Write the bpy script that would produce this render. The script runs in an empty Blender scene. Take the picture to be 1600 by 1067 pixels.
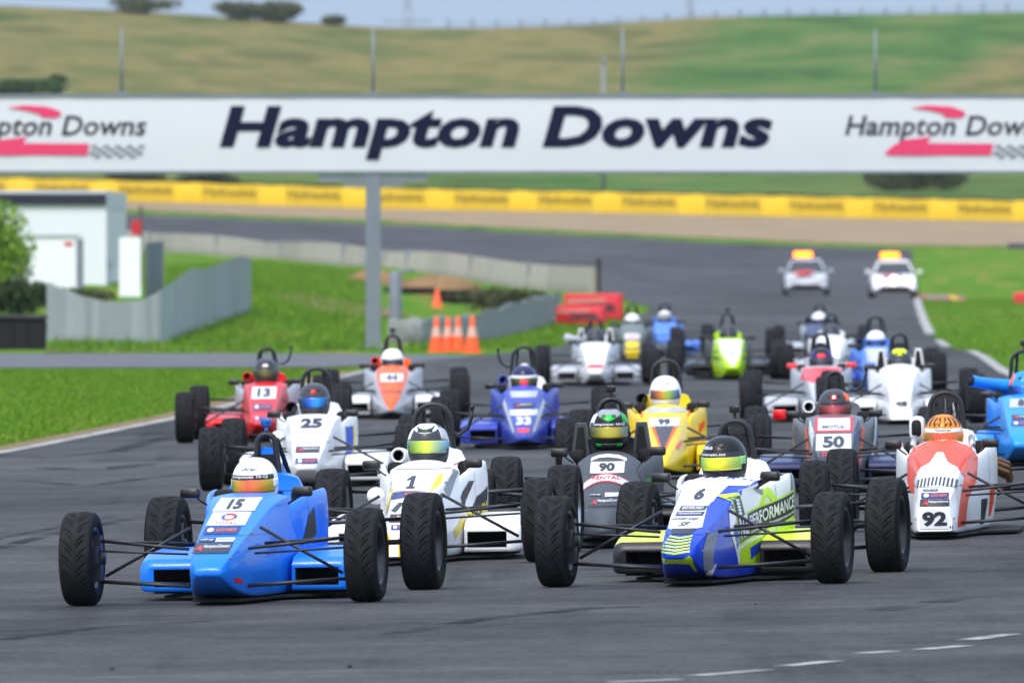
import bpy, bmesh, math, random
import numpy as np
from mathutils import Vector, Matrix, Euler
from mathutils.bvhtree import BVHTree
from mathutils.geometry import tessellate_polygon, delaunay_2d_cdt

random.seed(7)
rng = np.random.default_rng(7)
scn = bpy.context.scene
COL = scn.collection
R = math.radians

# ------------------------------------------------------------------ camera, sky, sun, exposure
F, EYE, YH, CX = 20000.0, 2.03, 382.0, 800.0          # focal length in photo pixels, eye height, horizon row, centre column
cam_d = bpy.data.cameras.new('camera')
cam = bpy.data.objects.new('camera', cam_d)
COL.objects.link(cam)
cam_d.sensor_width = 36.0
cam_d.lens = 36.0 * F / 1600.0
cam_d.shift_y = -(533.5 - YH) / 1600.0
cam.location = (0, 0, EYE)
cam.rotation_euler = (R(90), 0, 0)
cam_d.clip_start = 1.0
cam_d.clip_end = 9000.0
cam_d.dof.use_dof = True
cam_d.dof.focus_distance = 79.0
cam_d.dof.aperture_fstop = 8.5
scn.camera = cam

SUN_EL, SUN_AZ = R(56), R(205)       # azimuth clockwise from +Y: behind and to the left of the camera
wd = bpy.data.worlds.new('World')
scn.world = wd
wd.use_nodes = True
wn = wd.node_tree.nodes
sky = wn.new('ShaderNodeTexSky')
sky.sky_type = 'NISHITA'
sky.sun_disc = False
sky.sun_elevation = SUN_EL
sky.sun_rotation = SUN_AZ
sky.air_density = 1.0
sky.dust_density = 4.0
sky.ozone_density = 1.0
bg = wn['Background']
bg.inputs['Strength'].default_value = 0.115
# an even overcast veil over the whole sky: pale blue at the horizon, steadily brighter and whiter towards the zenith (the usual overcast law)
wl = wd.node_tree.links
tco = wn.new('ShaderNodeTexCoord'); sxyz = wn.new('ShaderNodeSeparateXYZ'); wl.new(tco.outputs['Generated'], sxyz.inputs[0])
up = wn.new('ShaderNodeMath'); up.operation = 'MAXIMUM'; up.inputs[1].default_value = 0.0; wl.new(sxyz.outputs['Z'], up.inputs[0])
cloud = wn.new('ShaderNodeMix'); cloud.data_type = 'RGBA'; cloud.inputs['A'].default_value = (2.35, 3.3, 4.7, 1); cloud.inputs['B'].default_value = (6.0, 6.9, 8.2, 1)
wl.new(up.outputs[0], cloud.inputs['Factor'])
veil = wn.new('ShaderNodeMix'); veil.data_type = 'RGBA'; veil.blend_type = 'ADD'
veil.inputs['Factor'].default_value = 1.0
wl.new(sky.outputs[0], veil.inputs['A']); wl.new(cloud.outputs['Result'], veil.inputs['B'])
wl.new(veil.outputs['Result'], bg.inputs['Color'])

sun_d = bpy.data.lights.new('sun', 'SUN')
sun_d.energy = 1.3
sun_d.angle = R(14)
sun_d.color = (1.0, 0.96, 0.9)
sun = bpy.data.objects.new('sun', sun_d)
COL.objects.link(sun)
sd = Vector((math.sin(SUN_AZ) * math.cos(SUN_EL), math.cos(SUN_AZ) * math.cos(SUN_EL), math.sin(SUN_EL)))
sun.rotation_euler = (-sd).to_track_quat('-Z', 'Y').to_euler()
sun.location = (0, 0, 60)

scn.view_settings.view_transform = 'Standard'
scn.view_settings.look = 'None'
scn.view_settings.exposure = 0.3
scn.view_settings.gamma = 1.0
scn.render.engine = 'CYCLES'
scn.cycles.use_denoising = True
scn.cycles.max_bounces = 6
scn.cycles.transparent_max_bounces = 6
scn.cycles.sample_clamp_indirect = 6.0

# ------------------------------------------------------------------ materials
def C(r, g, b):
    f = lambda c: (c / 255 / 12.92) if c / 255 <= 0.04045 else ((c / 255 + 0.055) / 1.055) ** 2.4
    return (f(r), f(g), f(b), 1.0)

MATS = {}

def new_mat(name):
    m = bpy.data.materials.new(name)
    m.use_nodes = True
    return m, m.node_tree, m.node_tree.nodes['Principled BSDF']

def plain(name, col, rough=0.5, metal=0.0, coat=0.0, vary=0.12, scale=6.0, spec=0.5, bump=0.0, bscale=60.0):
    """A procedural material: colour broken up by object-space noise, roughness varied with it."""
    if name in MATS:
        return MATS[name]
    m, nt, p = new_mat(name)
    N, L = nt.nodes, nt.links
    tc = N.new('ShaderNodeTexCoord')
    nz = N.new('ShaderNodeTexNoise')
    nz.inputs['Scale'].default_value = scale
    nz.inputs['Detail'].default_value = 5
    L.new(tc.outputs['Object'], nz.inputs['Vector'])
    mx = N.new('ShaderNodeMix'); mx.data_type = 'RGBA'
    k = 1 - vary
    mx.inputs['A'].default_value = (col[0] * k, col[1] * k, col[2] * k, 1)
    mx.inputs['B'].default_value = (min(1, col[0] * (1 + vary * .6)), min(1, col[1] * (1 + vary * .6)), min(1, col[2] * (1 + vary * .6)), 1)
    L.new(nz.outputs['Fac'], mx.inputs['Factor'])
    L.new(mx.outputs['Result'], p.inputs['Base Color'])
    mr = N.new('ShaderNodeMapRange')
    mr.inputs['To Min'].default_value = max(0.02, rough - .1)
    mr.inputs['To Max'].default_value = min(1, rough + .1)
    L.new(nz.outputs['Fac'], mr.inputs['Value'])
    L.new(mr.outputs['Result'], p.inputs['Roughness'])
    p.inputs['Metallic'].default_value = metal
    p.inputs['Coat Weight'].default_value = coat * .55
    p.inputs['Coat Roughness'].default_value = 0.035
    p.inputs['Specular IOR Level'].default_value = spec
    if bump:
        n2 = N.new('ShaderNodeTexNoise'); n2.inputs['Scale'].default_value = bscale; n2.inputs['Detail'].default_value = 4
        L.new(tc.outputs['Object'], n2.inputs['Vector'])
        b = N.new('ShaderNodeBump'); b.inputs['Strength'].default_value = bump; b.inputs['Distance'].default_value = .02
        L.new(n2.outputs['Fac'], b.inputs['Height']); L.new(b.outputs['Normal'], p.inputs['Normal'])
    MATS[name] = m
    return m

def paint(name, rgb, rough=0.34):
    return plain('paint_' + name, C(*rgb), rough, 0.0, 0.45, 0.12, 8.0, 0.2)

def emit(name, col, strength):
    if name in MATS:
        return MATS[name]
    m, nt, p = new_mat(name)
    p.inputs['Base Color'].default_value = col
    p.inputs['Emission Color'].default_value = col
    p.inputs['Emission Strength'].default_value = strength
    MATS[name] = m
    return m

def visor_mat(name, stops):
    """Mirrored visor: coloured coating that shifts across its width."""
    m, nt, p = new_mat('visor_' + name)
    N, L = nt.nodes, nt.links
    tc = N.new('ShaderNodeTexCoord'); sx = N.new('ShaderNodeSeparateXYZ'); mr = N.new('ShaderNodeMapRange')
    mr.inputs['From Min'].default_value = -.13; mr.inputs['From Max'].default_value = .13
    cr = N.new('ShaderNodeValToRGB')
    L.new(tc.outputs['Object'], sx.inputs[0]); L.new(sx.outputs['X'], mr.inputs['Value']); L.new(mr.outputs['Result'], cr.inputs['Fac'])
    el = cr.color_ramp.elements
    while len(el) < len(stops): el.new(0.5)
    for e, (pos, rgb) in zip(el, stops):
        e.position = pos; e.color = C(*rgb)
    L.new(cr.outputs['Color'], p.inputs['Base Color'])
    p.inputs['Metallic'].default_value = .35; p.inputs['Roughness'].default_value = .22
    p.inputs['Coat Weight'].default_value = .6; p.inputs['Coat Roughness'].default_value = .03
    return m

def ground_mat(name, stops, scales, bump=.3, rough=.95, bscale=40, spec=.2, stretch=None, bdist=.03):
    """Ground cover: two octaves of world-space noise drive a colour ramp, a third one the relief."""
    m, nt, p = new_mat(name)
    N, L = nt.nodes, nt.links
    geo = N.new('ShaderNodeNewGeometry')
    vec = geo.outputs['Position']
    if stretch:
        mp = N.new('ShaderNodeMapping'); mp.inputs['Scale'].default_value = stretch
        L.new(vec, mp.inputs['Vector']); vec = mp.outputs['Vector']
    a = N.new('ShaderNodeTexNoise'); a.inputs['Scale'].default_value = scales[0]; a.inputs['Detail'].default_value = 6; a.inputs['Roughness'].default_value = .62
    b = N.new('ShaderNodeTexNoise'); b.inputs['Scale'].default_value = scales[1]; b.inputs['Detail'].default_value = 6; b.inputs['Roughness'].default_value = .7
    L.new(vec, a.inputs['Vector']); L.new(geo.outputs['Position'], b.inputs['Vector'])
    mx = N.new('ShaderNodeMix'); mx.data_type = 'FLOAT'; mx.inputs['Factor'].default_value = .45
    L.new(a.outputs['Fac'], mx.inputs['A']); L.new(b.outputs['Fac'], mx.inputs['B'])
    cr = N.new('ShaderNodeValToRGB')
    el = cr.color_ramp.elements
    while len(el) < len(stops): el.new(0.5)
    for e, (pos, rgb) in zip(el, stops):
        e.position = pos; e.color = C(*rgb)
    L.new(mx.outputs['Result'], cr.inputs['Fac'])
    L.new(cr.outputs['Color'], p.inputs['Base Color'])
    p.inputs['Roughness'].default_value = rough
    p.inputs['Specular IOR Level'].default_value = spec
    n3 = N.new('ShaderNodeTexNoise'); n3.inputs['Scale'].default_value = bscale; n3.inputs['Detail'].default_value = 5
    L.new(geo.outputs['Position'], n3.inputs['Vector'])
    bp = N.new('ShaderNodeBump'); bp.inputs['Strength'].default_value = bump; bp.inputs['Distance'].default_value = bdist
    L.new(n3.outputs['Fac'], bp.inputs['Height']); L.new(bp.outputs['Normal'], p.inputs['Normal'])
    return m

# ------------------------------------------------------------------ mesh helpers
def link(name, me, parent=None, mat=None, label=None, cat=None, group=None, kind=None):
    o = bpy.data.objects.new(name, me)
    COL.objects.link(o)
    if parent is not None: o.parent = parent
    if mat is not None and me is not None:
        if not me.materials: me.materials.append(mat)
        if me.materials[0] is not mat:
            o.material_slots[0].link = 'OBJECT'; o.material_slots[0].material = mat
    if label: o['label'] = label
    if cat: o['category'] = cat
    if group: o['group'] = group
    if kind: o['kind'] = kind
    return o

def empty(name, loc, label, cat, group=None):
    o = link(name, None, None, None, label, cat, group)
    o.location = loc
    o.empty_display_size = .3
    return o

class MB:
    def __init__(s): s.v = []; s.f = []; s.sm = []
    def add(s, vs, fs, smooth=False):
        b = len(s.v)
        s.v += [tuple(v) for v in vs]
        s.f += [tuple(i + b for i in f) for f in fs]
        s.sm += [smooth] * len(fs)
        return s
    def box(s, c, size, rot=None, taper=1.0):
        x, y, z = (k / 2 for k in size)
        vs = [Vector((i * x, j * y, k * z)) for k in (-1, 1) for j in (-1, 1) for i in (-1, 1)]
        vs = [Vector((v.x * (taper if v.z > 0 else 1), v.y * (taper if v.z > 0 else 1), v.z)) for v in vs]
        if rot: vs = [Euler(rot).to_matrix() @ v for v in vs]
        vs = [v + Vector(c) for v in vs]
        return s.add(vs, [(0, 2, 3, 1), (4, 5, 7, 6), (0, 1, 5, 4), (1, 3, 7, 5), (3, 2, 6, 7), (2, 0, 4, 6)])
    def rbox(s, c, size, r=.01, n=3):
        """box with rounded vertical profile all round (loft of a rounded rectangle along y)"""
        x, y, z = (k / 2 for k in size); r = min(r, x * .98, z * .98)
        ring = []
        for (cx, cz, a0) in ((x - r, z - r, 0), (-x + r, z - r, 90), (-x + r, -z + r, 180), (x - r, -z + r, 270)):
            for i in range(n + 1):
                a = R(a0 + 90 * i / n); ring.append((cx + r * math.cos(a), cz + r * math.sin(a)))
        k = len(ring); vs = []
        for (yy, sc) in ((-y, .86), (-y + r * .5, .97), (-y + r, 1), (y - r, 1), (y - r * .5, .97), (y, .86)):
            sx = (x * sc if sc < 1 else x) / x; sz = sx
            vs += [(c[0] + px * sx, c[1] + yy, c[2] + pz * sz) for px, pz in ring]
        fs = []
        for i in range(5):
            for j in range(k):
                fs.append((i * k + j, i * k + (j + 1) % k, (i + 1) * k + (j + 1) % k, (i + 1) * k + j))
        fs.append(tuple(range(k))); fs.append(tuple(5 * k + j for j in reversed(range(k))))
        return s.add(vs, fs, True)
    def tube(s, pts, r, n=8, flat=1.0, cap=True):
        pts = [Vector(p) for p in pts]; m = len(pts); vs = []
        rs = r if isinstance(r, (list, tuple)) else [r] * m
        prev = None
        for i, p in enumerate(pts):
            t = (pts[min(i + 1, m - 1)] - pts[max(i - 1, 0)]).normalized()
            up = Vector((0, 0, 1)) if abs(t.z) < .92 else Vector((0, 1, 0))
            if prev is not None: up = prev
            a = t.cross(up).normalized(); b = a.cross(t).normalized(); prev = b
            for j in range(n):
                th = 2 * math.pi * j / n
                vs.append(p + a * math.cos(th) * rs[i] + b * math.sin(th) * rs[i] * flat)
        fs = [(i * n + j, i * n + (j + 1) % n, (i + 1) * n + (j + 1) % n, (i + 1) * n + j) for i in range(m - 1) for j in range(n)]
        if cap: fs += [tuple(reversed(range(n))), tuple((m - 1) * n + j for j in range(n))]
        return s.add(vs, fs, True)
    def lathe(s, prof, n=32, axis='X', c=(0, 0, 0), closed=False):
        """prof: (axial, radius)"""
        vs = []
        for a, r in prof:
            for j in range(n):
                t = 2 * math.pi * j / n
                if axis == 'X': v = (a, r * math.cos(t), r * math.sin(t))
                elif axis == 'Y': v = (r * math.cos(t), a, r * math.sin(t))
                else: v = (r * math.cos(t), r * math.sin(t), a)
                vs.append((v[0] + c[0], v[1] + c[1], v[2] + c[2]))
        m = len(prof); rng_ = range(m if closed else m - 1)
        fs = [(i * n + j, i * n + (j + 1) % n, ((i + 1) % m) * n + (j + 1) % n, ((i + 1) % m) * n + j) for i in rng_ for j in range(n)]
        return s.add(vs, fs, True)
    def prism(s, poly, p0, ux, uy, depth):
        """extrude a 2-D polygon; p0 origin, ux / uy axes, depth vector"""
        p0, ux, uy, depth = Vector(p0), Vector(ux), Vector(uy), Vector(depth)
        a = [p0 + ux * x + uy * y for x, y in poly]; n = len(a)
        tri = tessellate_polygon([[Vector((x, y, 0)) for x, y in poly]])
        fs = [tuple(t) for t in tri] + [tuple(i + n for i in reversed(t)) for t in tri]
        fs += [(i, (i + 1) % n, (i + 1) % n + n, i + n) for i in range(n)]
        return s.add(a + [q + depth for q in a], fs)
    def mesh(s, name):
        me = bpy.data.meshes.new(name)
        me.from_pydata(s.v, [], s.f)
        me.polygons.foreach_set('use_smooth', s.sm)
        me.update()
        bm = bmesh.new(); bm.from_mesh(me)
        bmesh.ops.recalc_face_normals(bm, faces=bm.faces)
        bm.to_mesh(me); bm.free()
        return me
    def obj(s, name, mat, parent=None, **k):
        return link(name, s.mesh(name), parent, mat, **k)

def bspl(ctrl, n, axis, closed):
    """uniform cubic B-spline resampling of a control grid along one axis"""
    c = np.moveaxis(np.asarray(ctrl, float), axis, 0)
    if closed:
        k = len(c); ts = np.arange(n) * k / n
        idx = lambda i: i % k
    else:
        c = np.concatenate([c[:1], c[:1], c, c[-1:], c[-1:]]); k = len(c)
        ts = np.linspace(1, k - 2 - 1e-6, n)
        idx = lambda i: np.clip(i, 0, k - 1)
    i = np.floor(ts).astype(int); t = ts - i
    sh = (-1,) + (1,) * (c.ndim - 1); t = t.reshape(sh)
    out = ((1 - t) ** 3 * c[idx(i - 1)] + (3 * t ** 3 - 6 * t ** 2 + 4) * c[idx(i)] + (-3 * t ** 3 + 3 * t ** 2 + 3 * t + 1) * c[idx(i + 1)] + t ** 3 * c[idx(i + 2)]) / 6
    return np.moveaxis(out, 0, axis)

def loft(ctrl, nu, nv, cap=True):
    g = bspl(bspl(ctrl, nu, 0, False), nv, 1, True)
    vs = [tuple(p) for p in g.reshape(-1, 3)]
    fs = [(i * nv + j, i * nv + (j + 1) % nv, (i + 1) * nv + (j + 1) % nv, (i + 1) * nv + j) for i in range(nu - 1) for j in range(nv)]
    if cap: fs += [tuple(range(nv)), tuple((nu - 1) * nv + j for j in reversed(range(nv)))]
    return vs, fs

# ------------------------------------------------------------------ lettering: every string is turned into a mesh once
TEXTS = {}
def want(*specs):
    for s in specs: TEXTS.setdefault(s, None)

def bake_texts():
    objs = {}
    for key in TEXTS:
        txt, shear, bold, space = key
        cu = bpy.data.curves.new('lettering', 'FONT')
        cu.body = txt; cu.size = 1.0; cu.shear = shear; cu.offset = bold; cu.space_character = space
        cu.resolution_u = 3; cu.fill_mode = 'BOTH'
        o = bpy.data.objects.new('lettering', cu); COL.objects.link(o); objs[key] = o
    bpy.context.view_layer.update()
    dg = bpy.context.evaluated_depsgraph_get()
    for key, o in objs.items():
        me = o.evaluated_get(dg).to_mesh()
        v = np.array([(p.co.x, p.co.y) for p in me.vertices]); f = [tuple(p.vertices) for p in me.polygons]
        o.evaluated_get(dg).to_mesh_clear()
        lo, hi = v.min(0), v.max(0)
        TEXTS[key] = ((v - lo) / (hi - lo), f, float((hi - lo)[0] / (hi - lo)[1]))
    for o in objs.values():
        cu = o.data; bpy.data.objects.remove(o); bpy.data.curves.remove(cu)

def refine(v2, faces, maxlen):
    bm = bmesh.new()
    vs = [bm.verts.new((p[0], p[1], 0)) for p in v2]
    for f in faces:
        try: bm.faces.new([vs[i] for i in f])
        except ValueError: pass
    bmesh.ops.triangulate(bm, faces=bm.faces)
    for _ in range(6):
        es = [e for e in bm.edges if e.calc_length() > maxlen]
        if not es: break
        bmesh.ops.subdivide_edges(bm, edges=es, cuts=1)
        bmesh.ops.triangulate(bm, faces=bm.faces)
    bm.verts.index_update()
    out = [(p.co.x, p.co.y) for p in bm.verts], [tuple(q.index for q in f.verts) for f in bm.faces]
    bm.free()
    return out

def project(bvh, v2, faces, mode, off, maxlen=.025):
    v2, faces = refine(v2, faces, maxlen)
    vs, ok = [], []
    for a, b in v2:
        if mode == 'front': o, d = Vector((a, -4, b)), Vector((0, 1, 0))
        elif mode == 'left': o, d = Vector((4, a, b)), Vector((-1, 0, 0))
        else: o, d = Vector((a, b, 4)), Vector((0, 0, -1))
        p, n, _, _ = bvh.ray_cast(o, d)
        if p is None: vs.append(o); ok.append(False); continue
        if n.dot(d) > 0: n = -n
        vs.append(p + n * off); ok.append(True)
    fl = [f for f in faces if all(ok[i] for i in f)]
    use = sorted({i for f in fl for i in f}); ix = {o: k for k, o in enumerate(use)}
    mb = MB()
    mb.add([vs[i] for i in use], [tuple(ix[i] for i in f) for f in fl], True)
    return mb

def decal(bvh, poly, mat, parent, name='sticker', mode='front', off=.003):
    tri = tessellate_polygon([[Vector((x, y, 0)) for x, y in poly]])
    mb = project(bvh, poly, tri, mode, off)
    if not mb.f: return None
    me = bpy.data.meshes.new(name); me.from_pydata(mb.v, [], mb.f)
    me.polygons.foreach_set('use_smooth', [True] * len(mb.f)); me.update()
    return link(name, me, parent, mat)

def lettering(bvh, key, box, mat, parent, name='lettering', mode='front', off=.006, slant=0.0):
    """box = (x0, z0, x1, z1): fit the string into it; slant raises its right end"""
    v, f, asp = TEXTS[key]
    x0, z0, x1, z1 = box
    q = [(x0 + a * (x1 - x0), z0 + b * (z1 - z0) + a * slant) for a, b in v]
    mb = project(bvh, q, f, mode, off, .05)
    if not mb.f: return None
    me = bpy.data.meshes.new(name); me.from_pydata(mb.v, [], mb.f); me.update()
    return link(name, me, parent, mat)

def flat_text(key, p0, ux, uy, mat, parent, name='lettering', w=1.0, h=1.0, slant=0.0, depth=(0, 0, 0)):
    v, f, _ = TEXTS[key]
    p0, ux, uy = Vector(p0), Vector(ux), Vector(uy)
    me = bpy.data.meshes.new(name)
    me.from_pydata([tuple(p0 + ux * (a * w) + uy * (b * h + a * slant)) for a, b in v], [], f); me.update()
    return link(name, me, parent, mat)

def rect(x0, z0, x1, z1, skew=0.0):
    return [(x0, z0), (x1, z0), (x1 + skew, z1), (x0 + skew, z1)]

# ------------------------------------------------------------------ terrain
def P(d): return YH + EYE * F / d
def W(u, y, d): return Vector(((u - CX) * d / F, d, EYE - (y - YH) * d / F))
def smooth(t): t = max(0.0, min(1.0, t)); return t * t * (3 - 2 * t)

TAIL = [(900, 0), (1000, 0), (1250, 0)]
COLS = [
    (-600, [(230, P(230)), (258, 540), (300, 480), (330, 441), (450, 408), (600, 392), (640, 384), (775, 329), (800, 308), (812, 296), (900, 268), (1000, 225), (1250, 100), (1500, -8)]),
    (0,    [(230, P(230)), (258, 540), (300, 480), (330, 441), (450, 408), (600, 392), (640, 384), (775, 331), (800, 314), (812, 300), (900, 268), (1000, 225), (1250, 100), (1500, 2)]),
    (230,  [(230, P(230)), (260, 537), (300, 480), (340, 440), (450, 408), (590, 391), (620, 394), (640, 386), (780, 336), (800, 320), (812, 305), (900, 275), (1000, 235), (1250, 120), (1500, 12)]),
    (420,  [(230, P(230)), (262, 536), (300, 484), (360, 448), (450, 420), (550, 403), (580, 411), (600, 404), (775, 343), (800, 326), (812, 310), (900, 280), (1000, 240), (1250, 130), (1500, 27)]),
    (600,  [(230, P(230)), (250, 545), (300, 505), (400, 455), (500, 417), (535, 428), (555, 420), (765, 351), (800, 331), (812, 315), (900, 283), (1000, 245), (1250, 140), (1500, 40)]),
    (760,  [(230, P(230)), (250, 544), (330, 505), (420, 468), (480, 448), (495, 441), (520, 436), (750, 362), (800, 334), (812, 318), (900, 285), (1000, 248), (1250, 140), (1500, 42)]),
    (930,  [(230, P(230)), (325, P(325)), (400, P(400)), (440, 464), (450, 457), (480, 452), (740, 369), (800, 337), (812, 320), (900, 288), (1000, 250), (1250, 140), (1500, 38)]),
    (1100, [(230, P(230)), (400, P(400)), (500, 463), (560, 445), (720, 379), (800, 341), (812, 324), (900, 290), (1000, 250), (1250, 140), (1500, 28)]),
    (1430, [(230, P(230)), (400, P(400)), (500, 463), (560, 444), (690, 391), (800, 348), (812, 330), (900, 290), (1000, 250), (1250, 140), (1500, 19)]),
    (1600, [(230, P(230)), (400, P(400)), (500, 460), (560, 438), (690, 388), (800, 351), (812, 335), (900, 292), (1000, 250), (1250, 140), (1500, 14)]),
    (2400, [(230, P(230)), (400, P(400)), (500, 456), (560, 432), (690, 384), (800, 355), (812, 338), (900, 292), (1000, 250), (1250, 140), (1500, 2)]),
]
CU = np.array([c[0] for c in COLS], float)
CD = [np.array(c[1], float) for c in COLS]
FALL = 0.018
def zfun(X, Y):
    if Y <= 230:
        return FALL * max(-14, min(14, X)) * (1 - smooth((Y - 130) / 100))
    Yc = min(Y, 1500.0)
    u = min(max(CX + X * F / Yc, -600), 2400)
    k = int(np.clip(np.searchsorted(CU, u) - 1, 0, len(CU) - 2))
    t = (u - CU[k]) / (CU[k + 1] - CU[k])
    y = (1 - t) * np.interp(Yc, CD[k][:, 0], CD[k][:, 1]) + t * np.interp(Yc, CD[k + 1][:, 0], CD[k + 1][:, 1])
    z = EYE - (y - YH) * Yc / F
    if Y > 1500: z -= (Y - 1500) * .04
    return z

def on_ground(u, y):
    """the ground point seen at a photo pixel on the flat near part of the track"""
    lo, hi = 30.0, 600.0
    for _ in range(60):
        d = (lo + hi) / 2
        X = (u - CX) * d / F
        if EYE - (y - YH) * d / F < zfun(X, d) + .03: hi = d
        else: lo = d
    X = (u - CX) * d / F
    return Vector((X, d, zfun(X, d) + .03))
def at(u, d): X = (u - CX) * d / F; return Vector((X, d, zfun(X, d)))

xs = np.unique(np.concatenate([np.linspace(-700, -120, 12), np.linspace(-120, -40, 17), np.linspace(-40, 40, 81), np.linspace(40, 120, 17), np.linspace(120, 700, 12)]))
ys = np.unique(np.concatenate([np.linspace(-80, 200, 15), np.linspace(200, 340, 57), np.linspace(340, 860, 105), np.linspace(860, 1540, 40), np.linspace(1540, 2600, 8)]))
def build_ground():
    # asphalt and gravel lie as sheets on top, so this single sheet carries grass only
    vs = []
    for y in ys:
        for x in xs:
            z = zfun(x, y)
            if y > 830: z += .5 * math.sin(x * .045 + y * .013) * min(1, (y - 830) / 200) * math.sin(y * .031)
            vs.append((x, y, z))
    n = len(xs)
    fs = [(i * n + j, i * n + j + 1, (i + 1) * n + j + 1, (i + 1) * n + j) for i in range(len(ys) - 1) for j in range(n - 1)]
    mb = MB(); mb.add(vs, fs, True)
    m, nt, p = new_mat('grass_ground')
    N, L = nt.nodes, nt.links
    geo = N.new('ShaderNodeNewGeometry')
    def noise(scale, det=5, stretch=None):
        n_ = N.new('ShaderNodeTexNoise'); n_.inputs['Scale'].default_value = scale; n_.inputs['Detail'].default_value = det; n_.inputs['Roughness'].default_value = .65
        v = geo.outputs['Position']
        if stretch:
            mp = N.new('ShaderNodeMapping'); mp.inputs['Scale'].default_value = stretch; L.new(v, mp.inputs['Vector']); v = mp.outputs['Vector']
        L.new(v, n_.inputs['Vector']); return n_.outputs['Fac']
    def ramp(fac, stops):
        cr = N.new('ShaderNodeValToRGB'); el = cr.color_ramp.elements
        while len(el) < len(stops): el.new(.5)
        for e, (pos, rgb) in zip(el, stops): e.position = pos; e.color = C(*rgb)
        L.new(fac, cr.inputs['Fac']); return cr.outputs['Color']
    def mixc(f, a, b):
        x = N.new('ShaderNodeMix'); x.data_type = 'RGBA'; L.new(f, x.inputs['Factor']); L.new(a, x.inputs['A']); L.new(b, x.inputs['B']); return x.outputs['Result']
    def math_(op, a, b=None):
        x = N.new('ShaderNodeMath'); x.operation = op
        for i, q in enumerate((a, b)):
            if q is None: continue
            if isinstance(q, (int, float)): x.inputs[i].default_value = q
            else: L.new(q, x.inputs[i])
        return x.outputs[0]
    def mr(v, a, b):
        x = N.new('ShaderNodeMapRange'); x.interpolation_type = 'SMOOTHSTEP'; x.inputs['From Min'].default_value = a; x.inputs['From Max'].default_value = b
        L.new(v, x.inputs['Value']); return x.outputs['Result']
    mown = ramp(noise(.7, 8, (1, .18, 1)), [(.32, (52, 84, 16)), (.44, (72, 116, 20)), (.53, (86, 121, 29)), (.63, (124, 118, 58))])
    past = ramp(noise(.06, 9, (1, .35, 1)), [(.36, (66, 80, 38)), (.45, (94, 98, 52)), (.54, (122, 112, 68)), (.62, (88, 90, 48))])
    green = ramp(noise(.07, 8, (1, .35, 1)), [(.38, (54, 84, 36)), (.5, (74, 104, 46)), (.6, (100, 108, 60))])
    sp = N.new('ShaderNodeSeparateXYZ'); L.new(geo.outputs['Position'], sp.inputs[0])
    # the right-hand pasture is lush, the left-hand one dry; a diagonal fence line parts them
    wob = math_('MULTIPLY', math_('SUBTRACT', noise(.04, 4), .5), 9.0)
    side = math_('ADD', math_('ADD', sp.outputs['X'], wob), math_('MULTIPLY', math_('SUBTRACT', sp.outputs['Z'], 17.0), -1.14))
    hillc = mixc(mr(side, 7.0, 16.5), past, green)
    side2 = math_('SUBTRACT', math_('ADD', sp.outputs['X'], math_('MULTIPLY', wob, .5)), math_('MULTIPLY', math_('SUBTRACT', sp.outputs['Z'], 17.0), 2.2))
    hillc = mixc(mr(side2, 36.5, 43.5), hillc, past)
    low = mr(sp.outputs['Z'], 12.5, 6.5)
    hillc = mixc(math_('MULTIPLY', low, .8), hillc, green)
    far = mr(sp.outputs['Y'], 812, 840)
    L.new(mixc(far, mown, hillc), p.inputs['Base Color'])
    p.inputs['Roughness'].default_value = .95; p.inputs['Specular IOR Level'].default_value = .04
    bp = N.new('ShaderNodeBump'); bp.inputs['Strength'].default_value = .6; bp.inputs['Distance'].default_value = .05
    L.new(noise(9, 6), bp.inputs['Height']); L.new(bp.outputs['Normal'], p.inputs['Normal'])
    mb.obj('ground', m, kind='structure')
build_ground()

def sheet(name, poly, off, mat, step, kind='structure', parent=None):
    """drape a flat polygon (world x, y) over the terrain"""
    n = len(poly); bnd = []
    for i in range(n):
        a, b = Vector(poly[i]), Vector(poly[(i + 1) % n]); k = max(1, int((b - a).length / step))
        bnd += [a + (b - a) * (j / k) for j in range(k)]
    xs_ = [p[0] for p in poly]; ys_ = [p[1] for p in poly]
    pts = list(bnd)
    for y in np.arange(min(ys_) + step / 2, max(ys_), step * 2.5):
        for x in np.arange(min(xs_) + step / 2, max(xs_), step):
            pts.append(Vector((x, y)))
    nb = len(bnd)
    v, e, f, *_ = delaunay_2d_cdt([Vector(p) for p in pts], [], [list(range(nb))], 1, 1e-4)
    mb = MB(); mb.add([(p.x, p.y, zfun(p.x, p.y) + off) for p in v], f, True)
    return mb.obj(name, mat, parent, kind=kind)
def ud(u, d): return ((u - CX) * d / F, d)

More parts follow.
